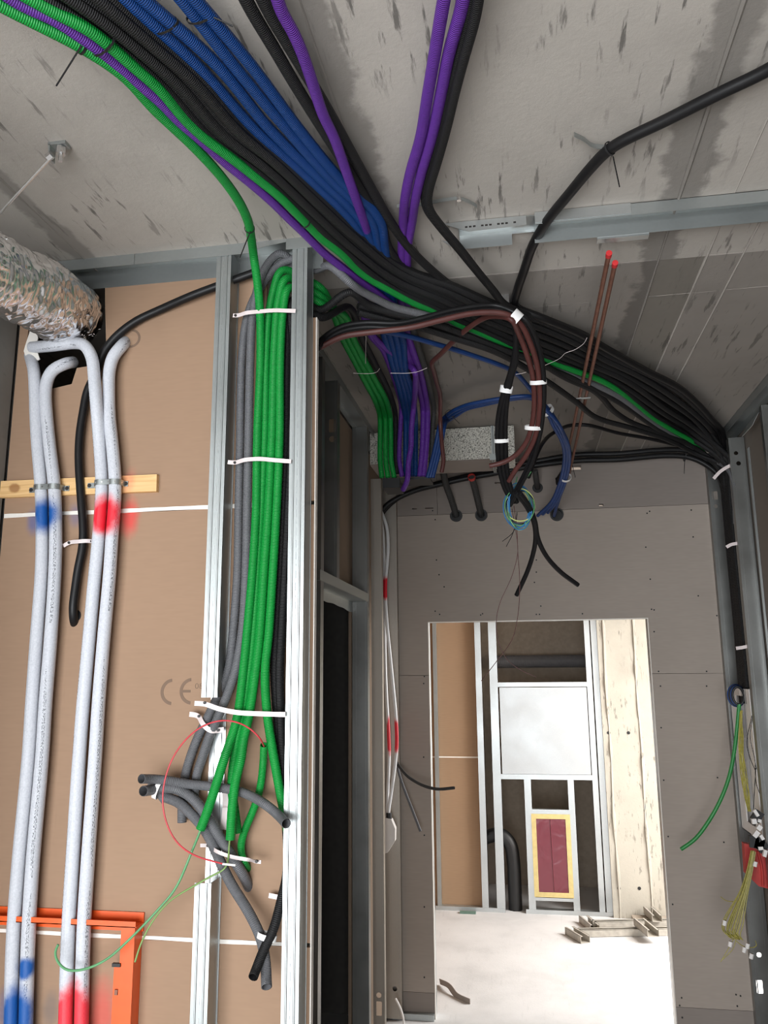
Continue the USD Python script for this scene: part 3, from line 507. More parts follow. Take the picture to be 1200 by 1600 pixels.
put('bolt', bx(xr0-.009, xr0-.001, 2.066, 2.072, at(184, 1546, y=2.07)[2]-.012, at(184, 1546, y=2.07)[2]), M['copper'], of)

# white straps: flat bands with a screw eye
def ribbon(pts, h, th=.0016):
    c = spline(pts, .006); t = np.gradient(c, axis=0); t /= np.linalg.norm(t, axis=1)[:, None]
    up = np.cross(t, [0, 1, 0]); up /= np.linalg.norm(up, axis=1)[:, None]+1e-9; up[up[:, 2] < 0] *= -1; nn = np.cross(t, up)
    rows = [c+up*h/2+nn*th/2, c-up*h/2+nn*th/2, c-up*h/2-nn*th/2, c+up*h/2-nn*th/2]
    v = np.stack(rows, 1).reshape(-1, 3); f = []
    for k in range(len(c)-1):
        for q in range(4):
            a, b = k*4+q, k*4+(q+1) % 4; f += [[a, b, b+4], [a, b+4, a+4]]
    e = len(c)*4-4; f += [[0, 2, 1], [0, 3, 2], [e, e+1, e+2], [e, e+2, e+3]]
    mm = trimesh.Trimesh(v, f, process=False); trimesh.repair.fix_normals(mm); return mm
def wstrap(label, pts, h, eyes):
    t = thing('cable_strap', label, 'cable strap'); put('band', ribbon(pts, h), M['strap'], t)
    for e in eyes: put('screw', disc(e, (0, 1, 0), .0036, .006, 12), M['screwdark'], t)
wstrap('white strap highest across the green conduits between the studs', Q('y', 2.045, (364, 493), (372, 493))+Q('y', 2.032, (384, 489), (403, 487), (428, 485), (462, 486)), .0115, [at(368, 493, y=2.043)])
wstrap('white strap across the green conduits at mid height of the left stud', Q('y', 2.042, (356, 722), (368, 723))+Q('y', 2.032, (380, 719), (405, 717), (428, 719), (455, 721)), .0115, [at(367, 723, y=2.040)])
wstrap('white strap at the cut end of the left stud, across grey and green conduits', Q('y', 2.034, (304, 1099), (320, 1100))+Q('y', 2.03, (340, 1107), (368, 1113), (398, 1115), (446, 1116.5)), .0125, [at(320, 1098, y=2.031)])
wstrap('short white clip holding two grey conduits beneath the cut stud', Q('y', 2.085, (296, 1116), (309, 1118))+Q('y', 2.066, (316, 1130), (322, 1137), (330, 1142))+Q('y', 2.08, (341, 1141), (350, 1140)), .013, [at(311, 1119, y=2.077), at(341, 1141, y=2.075)])
wstrap('thin white strap with one screw near the white ferrule of the red wire', Q('y', 2.075, (313, 1321), (325, 1321))+Q('y', 2.035, (340, 1331), (363, 1339), (387, 1343))+Q('y', 2.07, (400, 1346), (408, 1347)), .009, [at(325, 1321, y=2.07), at(401, 1346, y=2.062)])
wstrap('small white strap end beside the tall bright stud, above the taped black conduit', Q('y', 2.09, (420, 1399), (440, 1403)), .012, [at(436, 1402, y=2.086)])
wstrap('white cable clip on the black conduit between the white pipes', Q('y', 2.09, (99, 853), (108, 848))+Q('y', 2.074, (124, 846), (134, 845))+Q('y', 2.09, (146, 846)), .011, [at(108, 848, y=2.087), at(141, 846, y=2.085)])

# ================================================================== CONDUITS OF THE STUD BAY
R = .0119
zc1, zc2, zc3 = 2.968, 2.948, 2.926                    # conduit layers under the slab, lowest last
C = 'conduit'
Ga = Q('z', 2.93, (-60, -28), (-10, 2), (50, 33), (120, 69), (190, 115), (240, 169), (300, 226), (345, 275), (374, 316), (388, 347), (393, 375))+[at(397, 405, y=1.985), at(402, 440, y=2.01), at(406, 485, y=2.042)]+Q('y', 2.058, (407, 560), (402, 680), (400, 800), (394, 900), (386, 990), (380, 1050), (371, 1120), (361, 1155))+Q('y', 2.03, (349, 1190), (338, 1225), (325, 1265), (313, 1296))
cable('green_conduit', 'green corrugated conduit crossing the slab at the far left and ending with a green wire', C, Ga, R, M['green'], hollow=(False, True))
def corridor_green(k):
    return (Q('z', 2.915, (508+9*k, 462), (523+8*k, 494), (533+8*k, 523), (553+8*k, 562), (575+8.5*k, 604), (586+8.5*k, 625))+Q('y', 3.44, (594+8*k, 655), (594+8.3*k, 690), (594+8.6*k, 720), (597+9.5*k, 746)))[::-1]
def through(dy, dz): return [np.array([-.556, 2.185+dy, 2.915+dz]), np.array([-.585, 2.158+dy, 2.925+dz])]
Gc = corridor_green(0)[:-1]+through(0, .005)+[at(440, 422, y=2.075), at(427, 455, y=2.072)]+Q('y', 2.07, (419, 500), (416, 560), (414, 680), (408, 800), (402, 900), (396, 990), (389, 1050), (378, 1120), (368, 1170), (362, 1227), (366, 1262), (371, 1302))
cable('green_conduit', 'green conduit, left of three before the speckled duct, ending behind the hanging green ends', C, Gc, R, M['green'], hollow=(True, True))
def down_corridor(xs_, yend, zz, yv, off=0.0):
    """path under the slab that turns down in front of the speckled duct"""
    p_, d_ = xs_; return Q('z', zz, *p_)+Q('y', yv, *d_)
Gd = corridor_green(1)[:-1]+through(.0, -.022)+Q('y', 2.055, (446, 435), (435, 470), (429, 540), (425, 680), (419, 800), (412, 900), (406, 990), (399, 1050), (389, 1120), (381, 1155))+Q('y', 2.03, (376, 1190), (369, 1215), (363, 1262), (360, 1312))
cable('green_conduit', 'green conduit, middle of three before the duct, ending straight with a thin green wire', C, Gd, R, M['green'], hollow=(True, True))
Ge = corridor_green(2)[:-1]+through(0, -.046)+Q('y', 2.058, (450, 450), (442, 490), (438, 560), (437, 680), (432, 800), (426, 900), (420, 990), (414, 1050), (417, 1110), (424, 1160), (432, 1205))+Q('y', 2.075, (441, 1255), (450, 1300))
cable('green_conduit', 'green conduit, right of three before the duct, bending behind the tall stud at its foot', C, Ge, R, M['green'], hollow=(True, False))
cable('green_conduit', 'short bright green conduit with a red wire in its open top end', C, Q('y', 2.05, (412.5, 1164))+Q('y', 2.085, (411, 1195), (406, 1234), (395, 1268), (381, 1301), (376, 1327), (381, 1347))+[at(390, 1360, y=2.13)], .0098, M['green'], hollow=(True, False))
gC = ([np.array([1.075, 4.2, 2.5]), np.array([1.07, 4.17, 2.74])]+Q('z', 2.915, (1100, 712), (1078, 697), (1020, 661), (964, 618), (905, 592), (853, 572), (804, 553), (773, 539), (735, 522), (704, 510))+Q('z', 2.895, (670, 494), (642, 487), (613, 479), (588, 467), (565, 455), (546, 441))+[np.array([-.510, 2.105, 2.946]), np.array([-.55, 2.135, 2.952]), np.array([-.60, 2.135, 2.954])])
gA = gC+Q('y', 2.07, (440, 395), (427, 402), (411, 425), (400, 460), (394, 500), (391, 560), (388, 700), (386, 800), (384, 900), (378, 990), (367, 1050), (349, 1101), (338, 1127))+Q('y', 2.085, (327, 1150), (317, 1181), (307, 1213), (303, 1250))
cable('grey_conduit', 'grey conduit from the right corner along the long green one, down beside the green conduits', C, gA, R, M['grey'], hollow=(False, True))
gB = Q('y', 2.088, (462, 404), (445, 408), (428, 420), (413, 440), (395, 470), (384, 505), (378, 560), (375, 700), (373, 800), (371, 900), (364, 990), (356, 1050), (334, 1101), (323, 1124), (310, 1150), (298, 1181), (290, 1209), (285, 1245), (284.5, 1285))
cable('grey_conduit', 'grey conduit, left one of the pair beside the green conduits', C, gB, R, M['grey'], hollow=(False, True))
for k, (dx, lb_) in enumerate(((0, 'black conduit beside the greens, reappearing taped with a cut end low by the bright stud'), (9, 'black conduit tucked against the tall stud, right of the green conduits'))):
    p_ = Q('y', 2.088-.004*k, (461, 436), (455, 470), (449+dx, 540), (446+dx, 700), (442+dx*.9, 800), (437+dx*.9, 900), (431+dx, 990), (429+dx*.9, 1050), (433+dx*.6, 1120), (439+dx*.3, 1190), (446, 1270))
    if k == 0: p_ += Q('y', (2.085, 2.05), (449, 1360), (438, 1412))+Q('y', 2.03, (427, 1453), (412, 1484))+[at(400, 1515, y=2.02), at(395.5, 1527, y=2.0)]
    cable('black_conduit', lb_, C, (Q('z', 2.885, (700, 512), (665, 500), (620, 490), (575, 476), (545, 456)) if k == 0 else Q('y', 3.47, (620, 740), (618, 698), (618, 652))+Q('z', 2.93, (612, 624), (602, 600), (585, 567), (565, 527), (545, 480)))+through(.0, -.07-.022*k)+p_[1:], R*.98, M['black'], hollow=(False, k == 0))
cable('grey_conduit', 'grey conduit lying across with its open end in front of the tall bright stud', C, [at(221, 1217, y=1.985), at(232, 1217, y=2.01)]+Q('y', 2.032, (250, 1218), (265, 1220))+Q('y', 2.055, (293, 1225), (331, 1229), (373, 1236), (391, 1243))+Q('y', 2.03, (415, 1257), (430, 1269))+[at(440, 1279, y=2.015), at(447, 1287, y=1.985)], R, M['grey'], hollow=(True, True))
cable('grey_conduit', 'grey conduit from the taped cut ends slanting down into the tan board', C, [at(224, 1236, y=1.99), at(233, 1235, y=2.015)]+Q('y', 2.04, (248, 1232), (270, 1231))+Q('y', 2.062, (293, 1241), (310, 1257), (326, 1280), (345, 1311), (363, 1339))+Q('y', 2.085, (380, 1367))+[at(391, 1391, y=2.13)], R*1.1, M['grey'], hollow=(True, False))
cable('grey_conduit', 'grey conduit slanting from the taped ends down to an open end by the black one', C, Q('y', 2.05, (236, 1223), (254, 1244))+Q('y', 2.058, (277, 1252), (298, 1271), (317, 1292), (331, 1316), (345, 1348), (361, 1381), (384.5, 1418))+Q('y', 2.045, (399, 1445), (409, 1470), (415, 1506))+[at(416, 1530, y=2.035), at(416.6, 1542, y=2.02)], R*1.1, M['grey'], hollow=(True, True))
put('tape_band', band(at(247, 1233, y=2.04), at(275, 1244, y=2.045)-at(225, 1224, y=2.035), [0, 0, 1], .024, .019, .012), M['tape'], None, 'white tape round the cut ends of three grey conduits', 'tape')
put('tape_band', band(at(417, 1463, y=2.038), at(412, 1500, y=2.038)-at(424, 1440, y=2.038), [1, 0, .1], .0235, .015, .014), M['tape'], None, 'white tape joining the black and grey conduit ends at the bottom', 'tape')
# crumpled tape on the rear flange
put('paper_scrap', ribbon(Q('y', 2.098, (352, 1225), (353, 1262), (349, 1296)), .018, .004), M['strap'], None, 'crumpled white paper scrap behind the hanging green conduit end', 'scrap')

# wires of the bay
rw = thing('red_wire', 'red wire arched from the bright green conduit to a white ferrule', 'wire')
put('wire', Tm(Q('y', 2.045, (412.5, 1166))+Q('y', 2.0, (405, 1152), (390, 1138), (372, 1129), (352, 1125.5), (330, 1129), (305, 1142), (280, 1168), (263, 1200), (254.5, 1238), (256, 1270), (266, 1300), (282, 1322), (305, 1337), (330, 1345), (350, 1350)), .0021), M['redwire'], rw)
put('ferrule', Tm(Q('y', 2.0, (348, 1350), (356, 1350.5), (368, 1352)), .0028), M['tape'], rw)
put('green_wire', Tm(Q('y', 2.032, (316, 1290), (313, 1298))+Q('y', 2.02, (300, 1330), (275, 1387), (250, 1418), (200, 1470), (165, 1500), (128, 1515.5), (102, 1515), (90, 1503), (85, 1487), (91, 1476)), .0031), M['greenwire'], None, 'green wire curling from a green conduit across the white pipes', 'wire')
put('green_wire', Tm(Q('y', 2.032, (360, 1306), (358, 1320), (357, 1340))+Q('y', 2.02, (353, 1356), (330, 1369), (300, 1386), (265, 1408), (238, 1440), (220, 1475), (211, 1503)), .0023), M['olivewire'], None, 'thin olive green wire drooping from the straight green conduit end', 'wire')

# ================================================================== UNDER THE SLAB
G2p = [(20, -20), (112, 32), (180, 80), (250, 140), (325, 220), (400, 277), (475, 345), (532, 395), (603, 450), (676, 486), (735, 515), (804, 546), (853, 565), (905, 584), (964, 611), (1020, 656), (1080, 689), (1112, 722)]
Up = [(175, -20), (225, 35), (275, 80), (325, 125), (387, 197), (445, 250), (500, 300), (565, 365), (632, 415), (716, 446), (790, 478), (847, 496), (905, 519), (962, 552), (1010, 578), (1062, 605), (1110, 652), (1132, 686)]
def lane(t, z, i0=0, jit=0.0, seed=0):
    rr = np.random.default_rng(seed)
    ps = [at(a[0]+(b[0]-a[0])*t+jit*rr.uniform(-1, 1), a[1]+(b[1]-a[1])*t+jit*rr.uniform(-1, 1), z=z) for a, b in list(zip(G2p, Up))[i0:]]
    return [p for p in ps if p[1] < 4.42]
def drop(k, z0=2.9, zend=1.62):
    x = 1.074+.019*(k % 3); y = 4.25+.026*(k//3)
    return [np.array([x-.006, y-.02, 2.80]), np.array([x, y, 2.66]), np.array([x+.002, y+.01, 2.35]), np.array([x+.004, y+.015, 2.0]), np.array([x, y+.02, zend])]
BG = 'black conduits of the main run under the slab'
BLAB = 'black conduit half hidden in the upper layer of the wide black run'
ORD = ['first', 'second', 'third', 'fourth', 'fifth', 'sixth']
for k in range(6):
    cable('black_conduit', f'black conduit of the wide black run, {ORD[k]} one up from the long green conduit', C, lane(.10+.155*k, zc2 if k % 2 else zc2-.012, jit=1.5, seed=k)+drop(k), .0124, M['black'], BG, n=10, step=.02)
for k in range(3):
    cable('black_conduit', f'black conduit half hidden above the wide black run, {["nearest the green one", "the middle one", "nearest the blue ones"][k]}', C, lane(.2+.24*k, zc1+.003, jit=1.5, seed=20+k)+drop(6+k), .0115, M['black'], None, n=10, step=.02)
G2 = Q('z', zc3, (-40, -50), (57, 3), (82, 17), (112, 32), (140, 47), (180, 79), (212, 107), (250, 140), (290, 188), (325, 220), (362, 247), (400, 277), (437, 307), (475, 345), (500, 370), (532, 395), (565, 427), (603, 450), (642, 471), (676, 486), (704, 502), (735, 515), (773, 532), (804, 546), (853, 563), (905, 582), (933, 592), (964, 609), (991, 630), (1020, 653), (1050, 672), (1085, 692), (1104, 712))+[np.array([1.088, 4.30, 2.76]), np.array([1.105, 4.36, 2.6]), np.array([1.112, 4.42, 2.2]), np.array([1.112, 4.42, 1.8])]
cable('green_conduit', 'green conduit running along the whole lower edge of the wide black run', C, G2, .0115, M['green'], step=.015)
P1 = Q('z', zc3+.006, (-40, -45), (25, 3), (50, 15), (87, 31), (112, 48), (140, 67), (165, 86), (190, 108), (225, 138), (250, 158), (275, 185), (312, 217), (350, 252), (387, 282), (425, 315), (450, 340), (475, 364), (507, 396), (530, 414), (553, 432), (585, 455), (625, 484), (670, 500))
cable('purple_conduit', 'purple conduit squeezed between the two long green conduits at upper left', C, P1, .0115, M['purple'], step=.015)
# blue conduits
BB = 'blue conduits under the slab'
bl = [[(176, -20), (198, 0), (306, 100), (396, 200), (484, 280), (546, 340), (575, 385), (588, 430), (594, 500), (604, 535)],
      [(204, -20), (226, 0), (338, 100), (420, 200), (501, 280), (561, 340), (583, 385), (594, 430), (602, 500), (612, 535)],
      [(268, -20), (285, 0), (364, 100), (447, 200), (517, 280), (579, 340), (591, 385), (601, 430), (611, 500), (621, 535)],
      [(288, -20), (306, 0), (391, 100), (466, 200), (532, 280), (592, 340), (601, 385), (609, 430), (620, 500), (630, 535)]]
for k, p_ in enumerate(bl):
    d_ = [(615+6*k, 575), (625+6*k, 610), (632+5.5*k, 638), (634+5*k, 660), (634+5*k, 700), (634+5*k, 744)]
    cable('blue_conduit', ['blue conduit at the lower edge of the blue group, touching the black run', 'second blue conduit from the black run at the upper left', 'third blue conduit, left one of the detached upper pair', 'blue conduit furthest from the black run, near the black pair at top'][k], C,
          Q('z', 2.955, *p_)+Q('z', 2.93, d_[0], d_[1])+Q('y', 3.5, *d_[3:]), .0126, M['blue'], hollow=(False, True))
P2 = [(428, -20), (440, 18), (458, 50), (475, 90), (490, 135), (505, 180), (522, 215), (540, 265), (556, 310), (570, 350), (576, 378), (572, 430), (570, 460), (574, 500), (582, 523), (610, 550), (640, 572)]
cable('purple_conduit', 'single purple conduit crossing over the blue and black conduits, top centre', C, Q('z', 2.935, *P2[:9])+Q('z', (2.95, 2.972), *P2[9:12])+Q('z', (2.965, 2.94), *P2[12:])+Q('z', 2.905, (648, 580), (649, 605))+Q('y', 3.33, (646, 640), (643, 668), (642, 700), (638, 724))+[at(637, 748, y=3.34), at(630, 765, y=3.40)], .0118, M['purple'])
cable('purple_conduit', 'purple conduit leftmost of those turning down in front of the speckled duct', C, Q('z', 2.95, (560, 440), (566, 480), (578, 523), (597, 545), (610, 575), (620, 605))+Q('y', 3.45, (627, 640), (626, 660), (624, 700), (624, 720), (628, 744)), .0105, M['purple'], hollow=(True, True))
for k, (x0, lb_) in enumerate(((0, 'left one of the two steep purple conduits at the top centre'), (1, 'right one of the two steep purple conduits at the top centre'))):
    p_ = [(698+30*k, -25), (690+29*k, 20), (680+22*k, 80), (668+20*k, 150), (657+17*k, 215), (641+17*k, 270), (633+16*k, 310), (630+14*k, 345), (628+9*k, 385), (628+8*k, 430), (627+9*k, 480), (629+10*k, 525), (637+10*k, 553), (648+9*k, 582), (655+8*k, 608)]
    cable('purple_conduit', lb_, C, Q('z', 2.952, *p_[:7])+Q('z', 2.972, *p_[7:12])+Q('z', 2.952, *p_[12:])+Q('y', 3.46, (661+7*k, 642), (661+7*k, 670), (660+6*k, 700), (656+6*k, 744)), .0125, M['purple'], hollow=(False, True))
# black pairs that join the main run
for k in range(2):
    p_ = [(372+28*k, -25), (395+26*k, 20), (425+26*k, 70), (460+27*k, 130), (497+25*k, 190), (535+20*k, 250), (570+16*k, 305), (595+14*k, 345)]
    if k == 0: p_ += [(608, 390), (640, 424), (690, 440)]
    else: p_ += [(640, 388), (672, 420), (712, 452), (750, 474)]
    cable('black_conduit', ['left one of the black pair crossed by the single purple conduit', 'right one of the black pair crossed by the single purple conduit'][k], C, Q('z', 2.962, *p_)+lane(.93+.05*k, zc1+.005, 10, 1.0, 40+k)+drop(9+k), .0125, M['black'], n=10, step=.018)
for k in range(2):
    p_ = [(740+11*k, -25), (731+11*k, 30), (718+10*k, 80), (703+9*k, 140), (690+8*k, 200), (675+8*k, 255), (663+7*k, 300), (666+4*k, 325), (685+4*k, 352), (715+4*k, 388), (745+3*k, 425), (770+3*k, 455), (788+2*k, 476)]
    cable('black_conduit', ['left one of the steep black pair beside the two purple conduits', 'right one of the steep black pair beside the two purple conduits'][k], C, Q('z', 2.957-.012*k, *p_)+lane(.86+.06*k, zc2+.006, 11, 1.0, 50+k)+drop(11+k), .0105, M['black'], n=10, step=.018)
BL = Q('z', 2.975, (1260, 72), (1195, 112), (1130, 143), (1080, 168), (1030, 193), (985, 214), (953, 232), (925, 260), (890, 302), (855, 345), (833, 382), (818, 425), (808, 455), (806, 480))
cable('black_conduit', 'long black conduit alone on the slab, reaching in from the right edge', C, BL+lane(.98, zc2, 11, .5, 60)+drop(13), .0135, M['blackcable'], step=.015)
# strands hanging below the long green conduit
for k, (lb_, z_, p_, r_) in enumerate((
    ('black strand dipping lowest below the run before it rejoins it', 2.885, [(560, 488), (620, 503), (651, 510), (706, 527), (773, 549), (853, 595), (900, 628), (933, 653), (987, 669), (1040, 686), (1085, 708)], .012),
    ('black strand just above the lowest dipping one', 2.90, [(600, 487), (683, 507), (735, 526), (783, 545), (840, 565), (883, 590), (930, 612), (960, 643), (987, 660), (1040, 680), (1092, 704)], .012),
    ('black strand close under the long green conduit left of the copper pipes', 2.905, [(560, 478), (640, 500), (700, 516), (760, 537), (815, 558), (862, 577), (920, 603), (975, 634), (1030, 672), (1090, 702)], .011))):
    cable('black_conduit', lb_, C, Q('z', z_, *p_)+drop(14+k), r_, M['black'], n=10)
cable('black_conduit', 'thin black cable arching from the hanging loops over to the right corner', C, Q('y', (3.4, 3.6), (826, 745), (833, 725), (845, 697))+Q('z', (2.935, 2.9), (867, 675), (890, 665), (915, 664), (967, 677), (1007, 684), (1047, 693), (1095, 708))+drop(17), .009, M['blackcable'])
for k in range(2):
    cable('black_conduit', ['upper one of two black cables along the top of the end wall', 'lower one of two black cables along the top of the end wall'][k], C,
          Q('y', 4.54-.02*k, (590, 812-3*k), (604, 793-3*k), (622, 778), (650, 766), (690, 754+2*k), (730, 744+3*k), (770, 736+4*k), (833, 722+6*k), (900, 711+9*k), (967, 709+9*k), (1040, 703+9*k), (1075, 705+9*k), (1100, 718+6*k), (1122, 742))+[np.array([1.10+.018*k, 4.44, 2.6]), np.array([1.115+.01*k, 4.42, 2.1]), np.array([1.115+.01*k, 4.42, 1.7])], .0155, M['blackcable'])
cable('black_conduit', 'dark conduit between the purple pair and the brown cable', C, Q('z', 2.955, (640, 495), (653, 540), (663, 572), (673, 612))+Q('y', 3.52, (678, 645), (676, 665), (675, 698), (673, 735)), .012, M['darkgrey'])
# blue cables: one long line and three looping together
cable('blue_cable', 'blue cable in a straight line under the black strands to the hanging loop', 'cable', Q('z', 2.935, (600, 518), (640, 526), (672, 535), (706, 545), (740, 556), (780, 570))+Q('y', (3.08, 3.55), (805, 582), (822, 600), (838, 620), (853, 640), (872, 662))+Q('y', (3.75, 4.6), (884, 690), (887, 715), (884, 740), (878, 765), (870, 790), (866, 806)), .0095, M['bluecable'])
for k in range(3):
    o = 4*k
    cable('blue_cable', ['blue cable at the outside of the looped blue bunch', 'blue cable in the middle of the looped blue bunch', 'blue cable at the inside of the looped blue bunch'][k], 'cable',
          Q('y', 3.42, (668+o, 746), (676+o, 716), (682+o, 690), (686+o, 668))+Q('z', 2.93, (694+o, 653+o*.4), (708+o*.5, 642+o), (730, 633+o*.7), (758, 627+o*.6), (790, 622+o*.4), (823, 619+o*.3))+Q('y', (3.42, 3.6), (842, 625+o*.5), (857-o*.3, 640+o*.5), (872-o, 662+o*.2))+Q('y', (3.75, 4.5), (886-o, 690), (890-o, 712), (887-o, 738), (880-o, 762), (869-o, 785), (856-2*o, 801+o*.6)), .0092, M['bluecable'], hollow=(True, False))
# black and brown loops
def Lp(off, *p_): return [at(x, y, y=2.375+off+max(0, y-495)*.00241) for x, y in p_]
bk = [(505, 528), (532, 511), (570, 504), (620, 505), (660, 497), (700, 486), (740, 479), (775, 477), (800, 486), (822, 500), (838, 530), (846, 560), (850, 600), (848, 650), (841, 690), (828, 730), (810, 765), (797, 790)]
for k in range(2):
    cable('black_cable', ['upper black cable swinging from the stud into the taped hanging loop', 'second black cable of the taped hanging loop'][k], 'cable', Q('y', 2.2, (496, 541+4*k))+Q('y', (2.25, 2.38), *[(x, y+7*k) for x, y in bk[:8]])+Lp(.012*k, *[(x-5*k, y+3*k) for x, y in bk[8:]]), .0084, M['blackcable'])
cable('brown_cable', 'brown cable under the black ones, going over into the taped hanging loop', 'cable', Q('y', (2.24, 2.36), (500, 543), (535, 526), (580, 519), (640, 512), (690, 500), (735, 490), (770, 488), (795, 492))+Lp(0, (815, 508), (828, 535), (838, 565), (843, 600), (843, 640), (837, 680), (822, 712), (805, 735), (795, 752)), .0092, M['brown'])
cable('brown_cable', 'brown cable kinked down the slab and up over the taped hanging loop', 'cable', Q('y', 3.4, (690, 738), (693, 722), (691, 700), (688, 660))+Q('z', (2.93, 2.90), (688, 620), (683, 600), (678, 580), (675, 567), (688, 554), (710, 532))+Q('y', (2.5, 2.36), (735, 510), (758, 496), (780, 494), (800, 500))+Lp(.004, (810, 520), (822, 550), (832, 585), (835, 625), (832, 660), (823, 690), (805, 712), (785, 723), (765, 728)), .0092, M['brown'], hollow=(False, True))
for k in range(3):
    cable('black_cable', ['left strand of the black hanging loop with the white tape', 'middle strand of the black hanging loop with the white tape', 'right strand of the black hanging loop with the white tape'][k], 'cable',
          Lp(.03, (803+2*k, 500), (806, 530), (803+2*k, 560), (795+2*k, 590), (785+4*k, 620), (778+6*k, 655), (777+6.5*k, 690), (780+6*k, 730), (788+5*k, 762), (800+4*k, 785)), .0088, M['blackcable'])
for lb_, c_, ax, sd, aa, bb, hh in (
    ('wide white tape at the top of the hanging loop', at(806, 495, y=2.375), at(818, 509, y=2.385)-at(792, 486, y=2.365), [0, 0, 1], .021, .017, .030),
    ('white tape on the brown and black loop, upper', at(841, 597, y=2.623), [0, .5, -1], [1, 0, 0], .027, .019, .014), ('white tape on the brown and black loop, lower', at(833, 668, y=2.795), [-.1, .5, -1], [1, 0, 0], .029, .019, .014),
    ('crossed white tape on the black loop strands, upper', at(791, 608, y=2.68), [-.25, .5, -1], [1, 0, 0], .021, .014, .024), ('white tape on the black loop strands, lower', at(784, 688, y=2.87), [0, .5, -1], [1, 0, 0], .026, .015, .014),
    ('white tape at the upper bend of the blue bunch', at(856, 641, y=3.50), at(872, 662, y=3.58)-at(842, 625, y=3.44), [1, 0, 1], .027, .022, .02), ('white tape on the blue bunch, lower', at(884, 746, y=4.12), at(880, 765, y=4.25)-at(888, 725, y=3.98), [1, 0, 0], .027, .023, .018)):
    put('tape_band', band(c_, ax, sd, aa, bb, hh), M['tape'], None, lb_, 'tape')
# black cable tails and fine coiled wires below the loop
for k, (p_, lb_) in enumerate((([(806, 770), (822, 790), (834, 815), (837, 840), (833, 865), (824, 893), (807, 930)], 'black cut cable end hanging left below the wire coil'), ([(812, 770), (826, 790), (836, 815), (840, 840), (853, 868), (875, 893), (903, 914)], 'black cut cable end hanging right below the wire coil'))):
    cable('black_cable', lb_, 'cable', Q('y', (2.98, 3.4), *p_), .0095, M['blackcable'], hollow=(False, True))
wc = thing('wire_coil', 'coil of thin blue, green and yellow wires hanging below the taped loop', 'wire coil')
cc = at(811, 793, y=3.08); rr = np.random.default_rng(5)
for k in range(12):
    ph, ra, rb = rr.uniform(0, 6.28), rr.uniform(.040, .058), rr.uniform(.062, .088)
    t = np.linspace(0, 2*math.pi*rr.uniform(.8, 1.25), 40)+ph
    pts = np.c_[cc[0]+rr.uniform(-.006, .006)+ra*np.cos(t), cc[1]+.012*np.sin(2*t+ph)+rr.uniform(-.015, .015), cc[2]+rr.uniform(-.008, .008)+rb*np.sin(t)]
    put('wire', Tm(pts, .0021, 6), M[['wireblue', 'wireblue', 'greenwire', 'wireyellow', 'wireblue', 'blackplastic'][k % 6]], wc)
for k, p_ in enumerate(([(803, 775), (815, 757), (830, 737)], [(800, 770), (812, 752), (822, 738)], [(798, 790), (803, 768), (808, 745)])):
    put('lead', Tm(Q('y', 3.2, *p_), .0024, 6), M[['greenwire', 'wireblue', 'greenwire'][k]], wc)
for p_, mt, lb_ in (([(808, 800), (803, 830), (785, 846)], 'blackplastic', 'short black wire end under the coil, upper'), ([(808, 803), (802, 832), (791, 854)], 'blackplastic', 'short black wire end under the coil, lower'),
               ([(800, 795), (806, 830), (809, 862), (800, 900), (782, 940), (776, 965), (778, 1000), (792, 1030), (812, 1046), (838, 1058)], 'brown', 'long thin dark wire hanging down in front of the door opening'), ([(803, 790), (808, 830), (809, 862), (812, 905), (811, 945), (807, 975), (800, 1000), (780, 1028), (752, 1064)], 'brown', 'long thin brown wire hanging into the door opening')):
    put('thin_wire', Tm(Q('y', (3.25, 3.35), *p_), .0014, 6), M[mt], None, lb_, 'wire')

# copper pipes with red caps
for k, (a_, b_) in enumerate((((951, 399), (881, 740)), ((960.5, 414), (890, 740)))):
    zz = 2.905; s_ = at(*a_, z=zz); e = np.array([s_[0], YW+.01, zz])
    e[0] = at(b_[0], b_[1], y=YW)[0]
    t = thing('copper_pipe', ['left one of two thin copper pipes with red end caps', 'right one of two thin copper pipes with red end caps'][k], 'pipe')
    put('tube', Tm([s_, (s_+e)/2, e], .0068, 12, .05), M['copper'], t); d_ = (s_-e)/np.linalg.norm(s_-e)
    put('end_cap', disc(s_+d_*.004, d_, .0085, .018, 14), M['redcap'], t)
cl = at(905, 619, z=2.905); pc = thing('pipe_clamp', 'small metal clamp fixing the two copper pipes to the slab', 'clamp')
put('bar', bx(cl[0]-.035, cl[0]+.045, cl[1]-.006, cl[1]+.006, 2.892, 2.896), M['galv'], pc); put('rod', bx(cl[0]+.001, cl[0]+.007, cl[1]-.003, cl[1]+.003, 2.892, ZC), M['galv'], pc)
# hanging rod with its anchor
hr = thing('brace_rod', 'thin steel brace rod with a bolted anchor on the slab at upper left', 'steel rod')
ra0 = at(92, 236, z=2.985); ra1 = at(-60, 398, y=ra0[1]+.12)
put('rod', Tm([at(80, 246, z=2.965), (at(80, 246, z=2.965)+ra1)/2, ra1], .0034, 10, .03), M['lightmetal'], hr)
put('anchor_plate', cat_(bx(ra0[0]-.022, ra0[0]+.022, ra0[1]-.012, ra0[1]+.012, 2.995, ZC), bx(ra0[0]-.02, ra0[0]-.016, ra0[1]-.012, ra0[1]+.012, 2.962, 2.998)), M['galv'], hr)
put('bolt', cat_(disc((ra0[0]+.006, ra0[1], 2.985), (0, 0, 1), .011, .018, 6), disc((ra0[0]+.006, ra0[1], 2.972), (0, 0, 1), .005, .03, 10)), M['lightmetal'], hr)
put('nut', disc(at(78, 244, z=2.968), (1, -.3, .4), .009, .014, 6), M['lightmetal'], hr)

